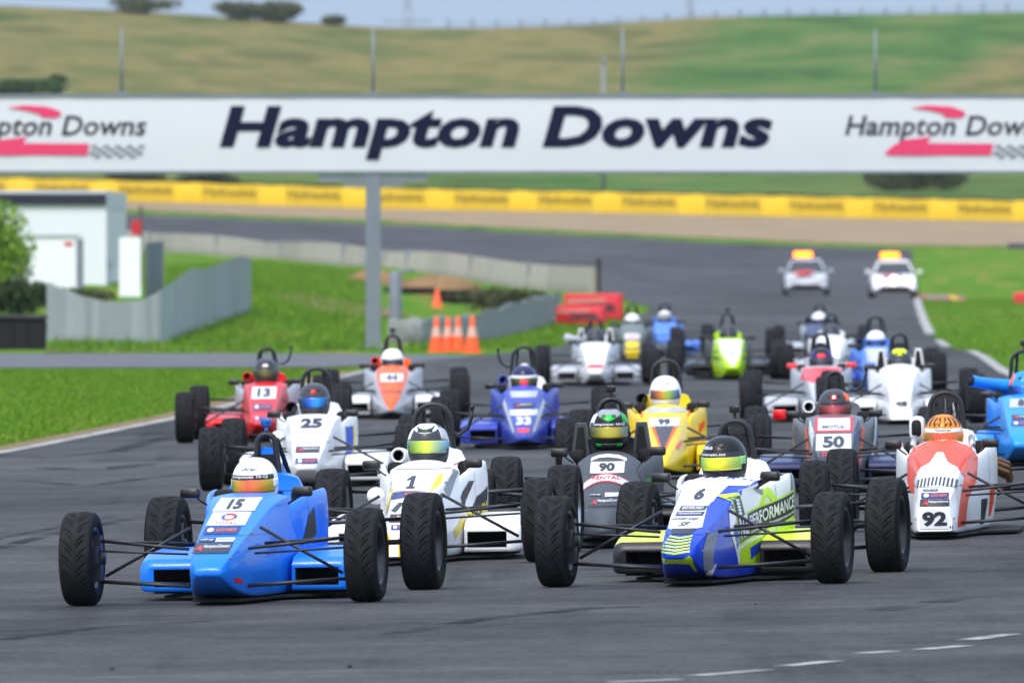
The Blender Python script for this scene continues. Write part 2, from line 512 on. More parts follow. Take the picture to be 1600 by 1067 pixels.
asphalt = ground_mat('asphalt', [(.36, (47, 47, 48)), (.46, (66, 66, 67)), (.54, (74, 74, 75)), (.66, (92, 92, 92))], (.7, 2.6), .3, .86, 110, .12, (.22, .5, 1), .006)
def asphalt_marks():
    """thin rubber streaks and seams running with the traffic, patchy"""
    nt = asphalt.node_tree; N, L = nt.nodes, nt.links; p = N['Principled BSDF']
    geo = N.new('ShaderNodeNewGeometry')
    def nz(sc, stretch, det):
        mp = N.new('ShaderNodeMapping'); mp.inputs['Scale'].default_value = stretch; mp.inputs['Rotation'].default_value = (0, 0, R(-5))
        n = N.new('ShaderNodeTexNoise'); n.inputs['Scale'].default_value = sc; n.inputs['Detail'].default_value = det; n.inputs['Roughness'].default_value = .6
        L.new(geo.outputs['Position'], mp.inputs['Vector']); L.new(mp.outputs['Vector'], n.inputs['Vector']); return n.outputs['Fac']
    a = nz(1.6, (1, .035, 1), 4); b = nz(.5, (1, .3, 1), 3)
    cr = N.new('ShaderNodeValToRGB'); cr.color_ramp.elements[0].position = .34; cr.color_ramp.elements[0].color = (.5, .5, .51, 1); cr.color_ramp.elements[1].position = .47; cr.color_ramp.elements[1].color = (1, 1, 1, 1)
    L.new(a, cr.inputs['Fac'])
    mr = N.new('ShaderNodeMapRange'); mr.inputs['From Min'].default_value = .42; mr.inputs['From Max'].default_value = .62; L.new(b, mr.inputs['Value'])
    old = p.inputs['Base Color'].links[0].from_socket
    mx = N.new('ShaderNodeMix'); mx.data_type = 'RGBA'; mx.blend_type = 'MULTIPLY'
    L.new(mr.outputs['Result'], mx.inputs['Factor']); L.new(old, mx.inputs['A']); L.new(cr.outputs['Color'], mx.inputs['B']); L.new(mx.outputs['Result'], p.inputs['Base Color'])
asphalt_marks()
def asphalt_grain():
    nt = asphalt.node_tree; N, L = nt.nodes, nt.links; p = N['Principled BSDF']; geo = N.new('ShaderNodeNewGeometry')
    old = p.inputs['Base Color'].links[0].from_socket
    for sc, st, lo, hi in ((26.0, (1, .25, 1), .80, 1.2), (.16, (1, .2, 1), .66, 1.24), (1.1, (.35, .35, 1), .82, 1.14)):
        mp = N.new('ShaderNodeMapping'); mp.inputs['Scale'].default_value = st; L.new(geo.outputs['Position'], mp.inputs['Vector'])
        n = N.new('ShaderNodeTexNoise'); n.inputs['Scale'].default_value = sc; n.inputs['Detail'].default_value = 4; L.new(mp.outputs['Vector'], n.inputs['Vector'])
        mr = N.new('ShaderNodeMapRange'); mr.inputs['From Min'].default_value = .3; mr.inputs['From Max'].default_value = .7; mr.inputs['To Min'].default_value = lo; mr.inputs['To Max'].default_value = hi; L.new(n.outputs['Fac'], mr.inputs['Value'])
        vm = N.new('ShaderNodeVectorMath'); vm.operation = 'SCALE'; L.new(old, vm.inputs[0]); L.new(mr.outputs['Result'], vm.inputs['Scale']); old = vm.outputs[0]
    L.new(old, p.inputs['Base Color'])
asphalt_grain()
LEFT = [(-20, -60), (-15.5, 0), (-10, 60), (-7.2, 100), (-5.19, 129.7), (-4.0, 154.4), (-3.1, 182), (-2.44, 203)]
RIGHT = [ud(1425, 690), ud(1428, 560), ud(1430, 507), ud(1437, 406), ud(1455, 305), ud(1482, 257), ud(1520, 245), ud(1570, 197), ud(1640, 165), (8.6, 130), (10.5, 90), (12, 40), (13, -60)]
track_poly = LEFT + [ud(600, 212), ud(860, 249), ud(960, 317), ud(1020, 406), ud(962, 445), ud(930, 452), ud(760, 497), ud(600, 537), ud(400, 587), ud(250, 622), ud(0, 660), ud(-600, 700),
    ud(-600, 772), ud(0, 777), ud(230, 780), ud(600, 765), ud(900, 740), ud(1100, 720), ud(1300, 700)] + RIGHT
sheet('race_track', track_poly, .03, asphalt, 1.6)
pit_mat = ground_mat('pit_asphalt', [(.3, (78, 79, 83)), (.5, (90, 91, 95)), (.7, (102, 103, 106))], (.3, 3), .3, .75, 80, .35)
sheet('pit_road', [(-60, 205), (-14, 210), ud(500, 211), ud(640, 216), ud(760, 232), ud(560, 236.5), ud(0, 237), (-60, 232)], .018, pit_mat, 1.6)
sand = ground_mat('gravel_bed', [(.3, (118, 101, 77)), (.5, (142, 123, 96)), (.7, (160, 141, 113))], (.25, 2.4), .6, .95, 30)
sheet('gravel_trap', [ud(-600, 780), ud(230, 788), ud(600, 775), ud(900, 752), ud(1100, 735), ud(1300, 716), ud(1430, 706), ud(1600, 697), ud(2400, 688), ud(2400, 806), ud(-600, 806)], .04, sand, 1.8)
dirt = ground_mat('bare_earth', [(.3, (98, 84, 62)), (.5, (124, 104, 78)), (.7, (118, 116, 62))], (.6, 4), .6, .95, 20)
sheet('earth_path', [ud(425, 335), ud(470, 352), ud(590, 350), ud(640, 330), ud(560, 306), ud(480, 312)], .035, dirt, .8)
sheet('dry_grass_path', [ud(70, 244), ud(300, 247), ud(420, 250), ud(420, 246.5), ud(300, 244), ud(70, 241)], .02, dirt, .5)

white_line = ground_mat('road_paint', [(.38, (80, 80, 80)), (.47, (150, 150, 147)), (.7, (196, 196, 192))], (.9, 9), .3, .7, 60)
def ribbon(name, pts, w, off, mat, parent=None, kind='structure'):
    vs = []; n = len(pts)
    dense = []
    for a, b in zip(pts[:-1], pts[1:]):
        k = max(1, int((Vector(b) - Vector(a)).length / 1.5))
        dense += [Vector(a).lerp(Vector(b), j / k) for j in range(k)]
    dense.append(Vector(pts[-1]))
    for i, p in enumerate(dense):
        t = (dense[min(i + 1, len(dense) - 1)] - dense[max(i - 1, 0)]).normalized(); s = Vector((-t.y, t.x)) * w / 2
        for q in (p - s, p + s): vs.append((q.x, q.y, zfun(q.x, q.y) + off))
    fs = [(2 * i, 2 * i + 1, 2 * i + 3, 2 * i + 2) for i in range(len(dense) - 1)]
    mb = MB(); mb.add(vs, fs); return mb.obj(name, mat, parent, kind=kind)
ribbon('edge_line', [(x + .12, y) for x, y in LEFT], .17, .038, white_line)
ribbon('edge_line', [ud(1433, 480), ud(1436, 406), ud(1454, 306)], .24, .05, white_line)
ribbon('edge_line', [ud(1466, 284), ud(1481, 260)], .2, .05, white_line)
ribbon('edge_line', [ud(1517, 246), ud(1545, 219), ud(1570, 196.5), ud(1640, 164)], .2, .045, white_line)
for (x0, y0, x1, y1) in ((955, 1066, 1062, 1062), (1086, 1056, 1196, 1047), (1224, 1041, 1302, 1033), (1345, 1021, 1395, 1018), (1440, 1015, 1508, 1009), (1512, 1000, 1580, 991)):
    a, b = on_ground(x0, y0), on_ground(x1, y1)
    ribbon('painted_dash', [(a.x, a.y), (b.x, b.y)], .12, .034, white_line)
# ------------------------------------------------------------------ single-seater: shared meshes
def half(sec):
    y, zb, zs, zt, wb, wm, zm, wt = sec
    hp = [(0, zb), (wb * .6, zb), (wb, zb), (wb, zb + .005), (wm, zm), (wt, zs - .004), (wt, zs), (wt * .95, zs + (zt - zs) * .12), (wt * .55, zs + (zt - zs) * .85), (0, zt)]
    return [(x, y, z) for x, z in hp] + [(-x, y, z) for x, z in reversed(hp[1:-1])]
BODY = {
    'wedge': [(-.53, .175, .19, .195, .06, .065, .18, .06), (-.525, .165, .21, .217, .075, .085, .19, .075), (-.47, .135, .25, .262, .095, .115, .19, .10), (-.34, .085, .30, .314, .125, .15, .2, .118),
              (-.1, .04, .36, .378, .165, .18, .21, .135), (.2, .04, .435, .462, .205, .21, .24, .155), (.5, .04, .515, .548, .215, .22, .29, .175), (.72, .04, .565, .60, .225, .242, .32, .195), (.92, .04, .585, .615, .24, .275, .33, .225)],
    'needle': [(-.58, .105, .125, .13, .012, .015, .115, .01), (-.56, .10, .135, .145, .03, .032, .12, .022), (-.40, .08, .19, .22, .075, .08, .14, .055), (-.1, .06, .26, .325, .135, .14, .18, .10),
               (.2, .05, .33, .43, .175, .18, .23, .13), (.5, .04, .42, .535, .205, .215, .28, .155), (.72, .04, .48, .60, .22, .24, .31, .175), (.92, .04, .54, .625, .24, .275, .33, .21)],
    'blunt': [(-.50, .06, .19, .21, .11, .12, .13, .085), (-.50, .06, .19, .21, .11, .12, .13, .085), (-.44, .05, .255, .29, .135, .14, .15, .10), (-.3, .045, .31, .36, .15, .155, .18, .115),
              (0, .04, .375, .43, .165, .175, .21, .13), (.35, .04, .455, .53, .19, .21, .26, .15), (.6, .04, .52, .60, .225, .25, .3, .175), (.75, .04, .555, .64, .24, .26, .32, .19), (.92, .04, .575, .645, .25, .28, .33, .22)],
}
def surround(yy, wide, rim):
    hp = [(0, .045), (.2, .045), (wide - .05, .045), (wide - .05, .05), (wide, .3), (wide - .005, rim - .06), (wide - .02, rim), (wide - .045, rim), (wide - .055, rim - .05), (wide - .07, .22), (0, .14)]
    return [(x, yy, z) for x, z in hp] + [(-x, yy, z) for x, z in reversed(hp[1:-1])]
RAW = {}
def raw(name, ctrl, nu, nv):
    vs, fs = loft(np.array(ctrl), nu, nv)
    mb = MB(); mb.add(vs, fs, True)
    RAW[name] = (mb.mesh(name), vs, fs)
for k, st in BODY.items(): raw(k, [half(s) for s in st], 44, 44)
raw('surround', [surround(y, w, r) for y, w, r in ((.78, .225, .48), (.80, .23, .50), (.95, .272, .56), (1.2, .325, .60), (1.4, .345, .62), (1.58, .345, .625), (1.58, .345, .625))], 18, 44)
raw('cover', [half(s) for s in ((1.44, .1, .68, .71, .28, .31, .42, .19), (1.44, .1, .68, .715, .28, .31, .42, .19), (1.6, .1, .695, .735, .28, .31, .42, .17), (1.9, .1, .62, .69, .26, .28, .38, .13), (2.25, .12, .46, .53, .2, .21, .3, .11), (2.6, .15, .34, .38, .14, .15, .25, .08), (2.62, .16, .33, .36, .12, .13, .25, .07))], 26, 40)
raw('spine', [half(s) for s in ((1.575, .5, .78, .83, .085, .085, .65, .055), (1.575, .5, .78, .83, .085, .085, .65, .055), (1.75, .5, .74, .80, .1, .1, .62, .06), (2.0, .5, .66, .73, .08, .08, .58, .05), (2.4, .44, .5, .54, .05, .05, .47, .03), (2.42, .44, .5, .53, .04, .04, .47, .03))], 18, 28)

def pod_meshes():
    y0, y1, x0, x1, zb, zt = .72, 2.05, .265, .635, .055, .275
    def ring(y, gx, top, n=6, r=.06):
        a, b, lo, hi = x0, x1 - gx, zb, top
        pts = []
        for (cx, cz, a0) in ((b - r, hi - r, 0), (a + .005, hi - .005, 90), (a + .005, lo + .005, 180), (b - r * .6, lo + r * .6, 270)):
            rr = r if a0 == 0 else (.005 if a0 in (90, 180) else r * .6)
            for i in range(n + 1):
                t = R(a0 + 90 * i / n); pts.append((cx + rr * math.cos(t), y, cz + rr * math.sin(t)))
        return pts
    rings = [ring(y0 + .02, .03, zt - .06), ring(y0, .04, zt - .075), ring(y0 + .06, .012, zt - .035), ring(y0 + .25, 0, zt), ring(y0 + .7, 0, zt + .02), ring(y0 + 1.1, .06, zt - .01), ring(y1, .16, zt - .07)]
    rings = [rings[1]] + [rings[2], rings[3], rings[4], rings[5], rings[6]]
    n = len(rings[0])
    vs = [p for r_ in rings for p in r_]
    fs = [(i * n + j, i * n + (j + 1) % n, (i + 1) * n + (j + 1) % n, (i + 1) * n + j) for i in range(len(rings) - 1) for j in range(n)]
    fs.append(tuple((len(rings) - 1) * n + j for j in range(n)))
    # front face is a frame around the inlet
    def inner(y, k):
        cx, cz = (x0 + x1 - .04) / 2 - .02, (zb + zt - .075) / 2 + .005
        return [(cx + max(-.125, min(.125, (p[0] - cx))) * k, y, cz + max(-.05, min(.05, (p[2] - cz))) * k) for p in rings[0]]
    a = inner(y0 + .004, 1); b = len(vs); vs += a
    ff = [(j, b + j, b + (j + 1) % n, (j + 1) % n) for j in range(n)] + [(j, (j + 1) % n, n + (j + 1) % n, n + j) for j in range(n)]
    def packed(fl):
        use = sorted({i for f in fl for i in f}); ix = {o_: k for k, o_ in enumerate(use)}
        q = MB(); q.add([vs[i] for i in use], [tuple(ix[i] for i in f) for f in fl], True); return q
    frame = packed(ff).mesh('inlet_frame'); pod = packed(fs[n:]).mesh('sidepod')
    a = inner(y0 + .003, 1); c = inner(y0 + .3, .96)
    mb = MB(); mb.add(a + c, [(j, (j + 1) % n, n + (j + 1) % n, n + j) for j in range(n)] + [tuple(n + j for j in range(n))]); inl = mb.mesh('inlet')
    return pod, frame, inl
POD, FRAME, INLET = pod_meshes()
def mirrored(me):
    m2 = me.copy(); m2.transform(Matrix.Scale(-1, 4, (1, 0, 0))); m2.flip_normals(); return m2
POD_L, FRAME_L, INLET_L = mirrored(POD), mirrored(FRAME), mirrored(INLET)

def tyre_mesh(name, D, w, tread, per):
    """grooved racing tyre: every groove is cut into the tread as real relief"""
    n_th, n_v = per * 30, 60
    th = np.arange(n_th) / n_th * 2 * np.pi
    s = np.linspace(-1, 1, n_v)
    hw = tread / 2
    x = s * hw
    crown = D / 2 - .008 * s ** 2 - .014 * np.clip((np.abs(s) - .78) / .22, 0, 1) ** 2
    TH, S = np.meshgrid(th, s, indexing='ij')
    a = np.abs(S); q = TH / (2 * np.pi) * per + np.where(S > 0, 0, .5)
    def groove(off, a0, a1, wid, tap):
        c = q - off - .95 * (1 - np.maximum(1 - a, 0) ** 1.9)
        dist = np.abs((c + .5) % 1 - .5)
        ends = np.clip((a - a0) / .05, 0, 1) * np.clip((a1 - a) / .05 + (0 if tap else 1), 0, 1)
        taper = wid * ((.45 + .55 * np.clip((a - a0) / .2, 0, 1) * np.clip((a1 - a) / .2, 0, 1)) if tap else 1)
        return np.clip((taper - dist) / .035, 0, 1) * ends
    d = np.maximum.reduce([groove(0, .10, .74, .08, 1) * .0085, groove(-.32, .12, .60, .08, 1) * .0085, groove(0, .60, 1.0, .085, 0) * .0025])
    Rr = crown[None, :] - d
    V = np.stack([np.broadcast_to(x, TH.shape), -Rr * np.cos(TH), Rr * np.sin(TH)], -1).reshape(-1, 3)
    fs = [(i * n_v + j, i * n_v + j + 1, ((i + 1) % n_th) * n_v + j + 1, ((i + 1) % n_th) * n_v + j) for i in range(n_th) for j in range(n_v - 1)]
    mb = MB(); mb.add(V, fs, True)
    rs = .168
    e = D / 2 - .022
    side = [(hw, e), (w / 2 - .004, e - .016), (w / 2, e - .035), (w / 2 - .001, (e + rs) / 2), (w / 2 - .01, rs + .02), (w / 2 - .02, rs + .004), (w / 2 - .028, rs - .002)]
    for sg in (1, -1): mb.lathe([(sg * a_, r_) for a_, r_ in side], 96)
    me = bpy.data.meshes.new(name); me.from_pydata(mb.v, [], mb.f); me.polygons.foreach_set('use_smooth', mb.sm); me.update()
    bm = bmesh.new(); bm.from_mesh(me); bmesh.ops.recalc_face_normals(bm, faces=bm.faces); bm.to_mesh(me); bm.free()
    return me
TYRE_F, TYRE_R = tyre_mesh('tyre_front', .533, .192, .178, 19), tyre_mesh('tyre_rear', .572, .21, .196, 20)

def rim_mesh(name, w):
    mb = MB(); h = w / 2
    mb.lathe([(h - .025, .172), (h - .012, .176), (h - .012, .166), (h - .03, .158), (.02, .148), (-h + .03, .154), (-h + .012, .166), (-h + .012, .176), (-h + .025, .172)], 40)
    mb.lathe([(.045, .001), (.045, .045), (.03, .055), (.012, .055), (.012, .001)], 24)
    for k in range(8):
        t = 2 * math.pi * k / 8; ct, st = math.cos(t), math.sin(t)
        vs = []
        for r, wd, x in ((.045, .02, .034), (.1, .015, .02), (.152, .022, .036)):
            for sx in (0, -.014):
                for sw in (-wd, wd): vs.append((x + sx, r * ct - sw * st, r * st + sw * ct))
        fs = []
        for i in (0, 4): fs += [(i, i + 1, i + 5, i + 4), (i + 2, i + 6, i + 7, i + 3), (i, i + 4, i + 6, i + 2), (i + 1, i + 3, i + 7, i + 5)]
        mb.add(vs, fs)
    for k in range(4):
        t = 2 * math.pi * (k + .5) / 4; mb.lathe([(.05, .001), (.05, .007), (.03, .007)], 8, c=(0, .033 * math.cos(t), .033 * math.sin(t)))
    return mb.mesh(name)
RIM_F, RIM_R = rim_mesh('wheel_front', .185), rim_mesh('wheel_rear', .2)

def rubber():
    m, nt, p = new_mat('tyre_rubber'); N, L = nt.nodes, nt.links
    tc = N.new('ShaderNodeTexCoord'); nz = N.new('ShaderNodeTexNoise'); nz.inputs['Scale'].default_value = 14; nz.inputs['Detail'].default_value = 7
    L.new(tc.outputs['Object'], nz.inputs['Vector'])
    cr = N.new('ShaderNodeValToRGB'); cr.color_ramp.elements[0].position = .3; cr.color_ramp.elements[0].color = C(24, 24, 26); cr.color_ramp.elements[1].position = .72; cr.color_ramp.elements[1].color = C(40, 40, 43)
    L.new(nz.outputs['Fac'], cr.inputs['Fac'])
    sx = N.new('ShaderNodeSeparateXYZ'); L.new(tc.outputs['Object'], sx.inputs[0]); ab = N.new('ShaderNodeMath'); ab.operation = 'ABSOLUTE'; L.new(sx.outputs['X'], ab.inputs[0])
    mr = N.new('ShaderNodeMapRange'); mr.inputs['From Min'].default_value = .083; mr.inputs['From Max'].default_value = .089; L.new(ab.outputs[0], mr.inputs['Value'])
    mx = N.new('ShaderNodeMix'); mx.data_type = 'RGBA'; mx.inputs['B'].default_value = C(14, 14, 16); L.new(mr.outputs['Result'], mx.inputs['Factor']); L.new(cr.outputs['Color'], mx.inputs['A'])
    L.new(mx.outputs['Result'], p.inputs['Base Color'])
    p.inputs['Roughness'].default_value = .72; p.inputs['Specular IOR Level'].default_value = .14
    n2 = N.new('ShaderNodeTexNoise'); n2.inputs['Scale'].default_value = 160; L.new(tc.outputs['Object'], n2.inputs['Vector'])
    b = N.new('ShaderNodeBump'); b.inputs['Strength'].default_value = .35; b.inputs['Distance'].default_value = .004
    L.new(n2.outputs['Fac'], b.inputs['Height']); L.new(b.outputs['Normal'], p.inputs['Normal'])
    return m
RUB = rubber()
BLACK = plain('black_satin', C(28, 28, 31), .42, 0, 0, .25, 9)
MATT = plain('black_matt', C(20, 20, 22), .85, 0, 0, .2, 9)
STEEL = plain('grey_steel', C(120, 122, 126), .4, .8, 0, .2, 14)
DARKM = plain('dark_casting', C(52, 53, 56), .5, .4, 0, .3, 14)
ALLOY = plain('bright_alloy', C(190, 192, 196), .3, .9, 0, .12, 14)
DARKRIM = plain('dark_alloy', C(66, 68, 72), .38, .7, 0, .2, 14)
ARM = plain('suspension_black', C(38, 39, 43), .38, .2, 0, .25, 12)
WHITE = plain('sticker_white', C(232, 233, 236), .4, 0, .2, .05, 9)
INK = plain('sticker_ink', C(36, 38, 48), .45, 0, .2, .08, 9)
NAVY = plain('sticker_navy', C(40, 46, 112), .45, 0, .2, .08, 9)
REDS = plain('sticker_red', C(206, 32, 46), .45, 0, .2, .08, 9)
ORANGES = plain('sticker_orange', C(238, 120, 40), .45, 0, .2, .08, 9)
BLUES = plain('sticker_blue', C(40, 90, 200), .45, 0, .2, .08, 9)
YELLOWS = plain('sticker_yellow', C(240, 212, 30), .45, 0, .2, .08, 9)
LIMES = plain('sticker_lime', C(200, 238, 20), .42, 0, .3, .05, 9)
GREYS = plain('sticker_grey', C(120, 124, 136), .42, 0, .3, .08, 9)
EXH = plain('exhaust_rust', C(130, 92, 62), .5, .7, 0, .3, 10)

def tubes(*runs, r=.0085, flat=1.1):
    mb = MB()
    for a, b in runs: mb.tube([a, b], r, 8, flat)
    return mb
SH = {}
def shared(name, fn):
    if name not in SH: SH[name] = fn()
    return SH[name]
def front_upper(s): return lambda: tubes(((s * .705, 0, .365), (s * .17, -.17, .315)), ((s * .705, 0, .365), (s * .2, .22, .335))).mesh('wishbone')
def front_lower(s): return lambda: tubes(((s * .72, 0, .135), (s * .165, -.17, .105)), ((s * .72, 0, .135), (s * .22, .36, .10)), r=.0095).mesh('wishbone')
def push(s): return lambda: tubes(((s * .68, .0, .165), (s * .2, .06, .43)), r=.0095, flat=1.0).mesh('pushrod')
def track_rod(s): return lambda: tubes(((s * .70, -.09, .31), (s * .19, -.08, .285)), r=.0065, flat=1.0).mesh('track_rod')
def rear_upper(s): return lambda: tubes(((s * .63, 2.45, .42), (s * .15, 2.25, .40)), ((s * .63, 2.45, .42), (s * .15, 2.62, .40)), r=.010).mesh('wishbone')
def rear_lower(s): return lambda: tubes(((s * .64, 2.45, .16), (s * .14, 2.1, .13)), ((s * .64, 2.45, .16), (s * .14, 2.62, .13)), r=.0115).mesh('wishbone')
def shaft(s): return lambda: tubes(((s * .66, 2.47, .286), (s * .1, 2.47, .27)), r=.016, flat=1.0).mesh('drive_shaft')
def upright(s, y, zc):
    k = .03 if y == 0 else 0
    def f():
        mb = MB()
        mb.box((s * (.69 + k), y, zc), (.04, .09, .26)); mb.lathe([(-.008, .03), (-.008, .12), (.008, .12), (.008, .03)], 28, c=(s * (.715 + k), y, zc), closed=True)
        mb.box((s * (.705 + k), y - .1, zc + .02), (.06, .05, .1)); mb.lathe([(-.03, .001), (-.03, .035), (.05, .035), (.05, .001)], 16, c=(s * (.7 + k), y, zc))
        return mb.mesh('upright')
    return f
def hoop_mesh(kind):
    mb = MB()
    w, top = {'slim': (.05, .935), 'std': (.085, .955), 'tall': (.115, .985), 'wide': (.088, .935), 'peak': (.105, .95)}[kind]
    fo = {'slim': .09, 'tall': .14, 'peak': .14}.get(kind, .13)
    pts = [(-fo, 1.50, .50), (-(fo + w) / 2, 1.50, .72)]
    for i in range(13):
        a = math.pi * (1 - i / 12); pts.append((w * math.cos(a), 1.50, top - w * .95 + w * .95 * math.sin(a)))
    pts += [((fo + w) / 2, 1.50, .72), (fo, 1.50, .50)]
    mb.tube(pts, .0175, 10)
    for s in (-1, 1): mb.tube([(s * .06, 1.51, top - .03), (s * .10, 1.95, .56)], .014, 8)
    if kind == 'peak':
        mb.prism([(-.1, 0), (-.035, .075), (.035, .075), (.1, 0), (.07, -.02), (-.07, -.02)], (0, 1.49, top - .05), (1, 0, 0), (0, 0, 1), (0, .02, 0))
        mb.tube([(0, 1.5, top - .03), (0, 1.5, .6)], .014, 8)
    return mb.mesh('roll_hoop')
def mirror_meshes(s):
    mb = MB(); mb.rbox((s * .325, .78, .615), (.115, .06, .058), .016)
    st = MB(); st.tube([(s * .30, .79, .60), (s * .27, .80, .57), (s * .235, .82, .545)], .006, 6)
    return mb.mesh('mirror'), st.mesh('stalk')
def camera_mesh():
    mb = MB(); mb.rbox((0, 1.49, 0.05), (.062, .035, .045), .006); mb.box((0, 1.495, .015), (.02, .02, .03)); mb.lathe([(1.468, .001), (1.468, .011), (1.475, .012)], 12, 'Y', (.014, 0, .055))
    return mb.mesh('action_camera')
def scoop_mesh():
    mb = MB(); mb.lathe([(1.30, .034), (1.285, .042), (1.29, .050), (1.33, .052), (1.5, .046), (1.62, .04)], 24, 'Y', (-.205, 0, .665))
    return mb.mesh('air_scoop')
def scoop_in():
    mb = MB(); mb.lathe([(1.30, .035), (1.45, .034), (1.452, .001)], 24, 'Y', (-.205, 0, .665)); return mb.mesh('duct')
def rest_mesh():
    mb = MB(); mb.prism([(-.1, .5), (-.085, .70), (-.06, .83), (-.035, .86), (.035, .86), (.06, .83), (.085, .70), (.1, .5)], (0, 1.515, 0), (1, 0, 0), (0, 0, 1), (0, .05, 0)); return mb.mesh('headrest')
def tray_mesh():
    mb = MB(); mb.prism([(-.14, -.25), (.14, -.25), (.24, .6), (.5, .86), (.5, 2.0), (.3, 2.65), (-.3, 2.65), (-.5, 2.0), (-.5, .86), (-.24, .6)], (0, 0, .018), (1, 0, 0), (0, 1, 0), (0, 0, .014)); return mb.mesh('undertray')
def gearbox_mesh():
    mb = MB(); mb.rbox((0, 2.45, .27), (.22, .8, .24), .04); mb.rbox((0, 2.0, .3), (.3, .5, .34), .05); mb.lathe([(2.84, .001), (2.84, .05), (2.9, .045), (2.9, .001)], 16, 'Y', (0, 0, .3)); return mb.mesh('gearbox')
def steering_mesh():
    mb = MB(); pts = [(.115 * math.cos(t), .80, .44 + .1 * math.sin(t)) for t in np.linspace(0, 2 * math.pi, 20)]; mb.tube(pts, .012, 8, cap=False); mb.box((0, .8, .44), (.2, .012, .04)); return mb.mesh('steering_wheel')
def screen_mesh():
    mb = MB()
    vs = []; n = 15
    for k, (dz, dy) in enumerate(((0, 0), (.028, .05))):
        for i in range(n):
            a = (i / (n - 1) - .5) * math.pi * .9; vs.append((math.sin(a) * .17, .86 - math.cos(a) * .10 + dy, .60 + dz - .05 * (1 - math.cos(a))))
    mb.add(vs, [(i, i + 1, n + i + 1, n + i) for i in range(n - 1)], True); return mb.mesh('windscreen')

# ------------------------------------------------------------------ helmet and driver
HC = Vector((0, 1.09, .665))
def hel(phi, t, k=1.0):
    ct = max(0.0, math.cos(t)) ** (.80 if t > 0 else .42)
    a, b, c = .126, .150, .137
    y = -b * ct * math.cos(phi)
    if t < .1 and math.cos(phi) > 0: y -= .014 * math.cos(phi) ** 2 * min(1, (.1 - t) / .5)
    if t < 0 and math.cos(phi) < 0: y *= 1 - .12 * min(1, -t)
    return Vector((a * ct * math.sin(phi) * k, y * k, (c * math.sin(t)) * k))
def helmet_mesh():
    n, m = 40, 26; vs = []; ts = np.linspace(-1.15, math.pi / 2 - .02, m)
    for t in ts:
        for j in range(n): vs.append(hel(2 * math.pi * j / n, t))
    fs = [(i * n + j, i * n + (j + 1) % n, (i + 1) * n + (j + 1) % n, (i + 1) * n + j) for i in range(m - 1) for j in range(n)]
    fs += [tuple(reversed(range(n))), tuple((m - 1) * n + j for j in range(n))]
    mb = MB(); mb.add(vs, fs, True); RAW['helmet'] = (None, vs, fs)
    return mb.mesh('helmet')
def patch(phi0, phi1, t0, t1, k=1.02, n=24, m=8, edge=None):
    """a raised piece of the helmet's skin between two azimuths and two heights"""
    vs = []
    for i in range(m):
        for j in range(n):
            f = j / (n - 1); lo, hi = (t0, t1) if edge is None else edge(f, t0, t1)
            vs.append(hel(phi0 + (phi1 - phi0) * f, lo + (hi - lo) * i / (m - 1), k))
    b = len(vs); vs += [Vector(v) * (1 - .025) for v in vs[:]]
    fs = [(i * n + j, i * n + j + 1, (i + 1) * n + j + 1, (i + 1) * n + j) for i in range(m - 1) for j in range(n - 1)]
    edge_loop = [j for j in range(n)] + [i * n + n - 1 for i in range(1, m)] + [(m - 1) * n + j for j in range(n - 2, -1, -1)] + [i * n for i in range(m - 2, 0, -1)]
    fs += [(edge_loop[i], b + edge_loop[i], b + edge_loop[(i + 1) % len(edge_loop)], edge_loop[(i + 1) % len(edge_loop)]) for i in range(len(edge_loop))]
    mb = MB(); mb.add(vs, fs, True); return mb.mesh('helmet_patch')
HELMET = helmet_mesh()
VISOR = patch(-1.3, 1.3, -.34, .22, 1.014)
BAND = patch(-1.28, 1.28, .19, .38, 1.022)
SIDE_P = [patch(s * 1.22, s * 1.6, -.14, .18, 1.026, 8, 6) for s in (-1, 1)]
TOPVENT = [patch(s * .18, s * .45, .62, .82, 1.03, 6, 5) for s in (-1, 1)]
CHIN = patch(-.45, .45, -.95, -.62, 1.03, 10, 5)
CROWN = patch(-1.0, 1.0, .55, 1.25, 1.018, 24, 8, lambda f, a, b: (a + .35 * (2 * f - 1) ** 2, b))
CRESCENT = patch(-.75, .75, .60, .78, 1.028, 24, 5, lambda f, a, b: (a + .4 * (2 * f - 1) ** 2, b + .3 * (2 * f - 1) ** 2))
SHIELD = patch(-.42, .42, .42, .80, 1.03, 13, 6, lambda f, a, b: (a + .18 * abs(2 * f - 1), b))
SIDES = [patch(s * .9, s * 2.6, .3, .95, 1.016, 20, 8, lambda f, a, b: (a - .5 * f, b - .45 * f)) for s in (-1, 1)]
RINGB = patch(-3.1, 3.1, .34, .62, 1.016, 40, 5)
hb = BVHTree.FromPolygons([Vector(v) for v in RAW['helmet'][1]], RAW['helmet'][2])

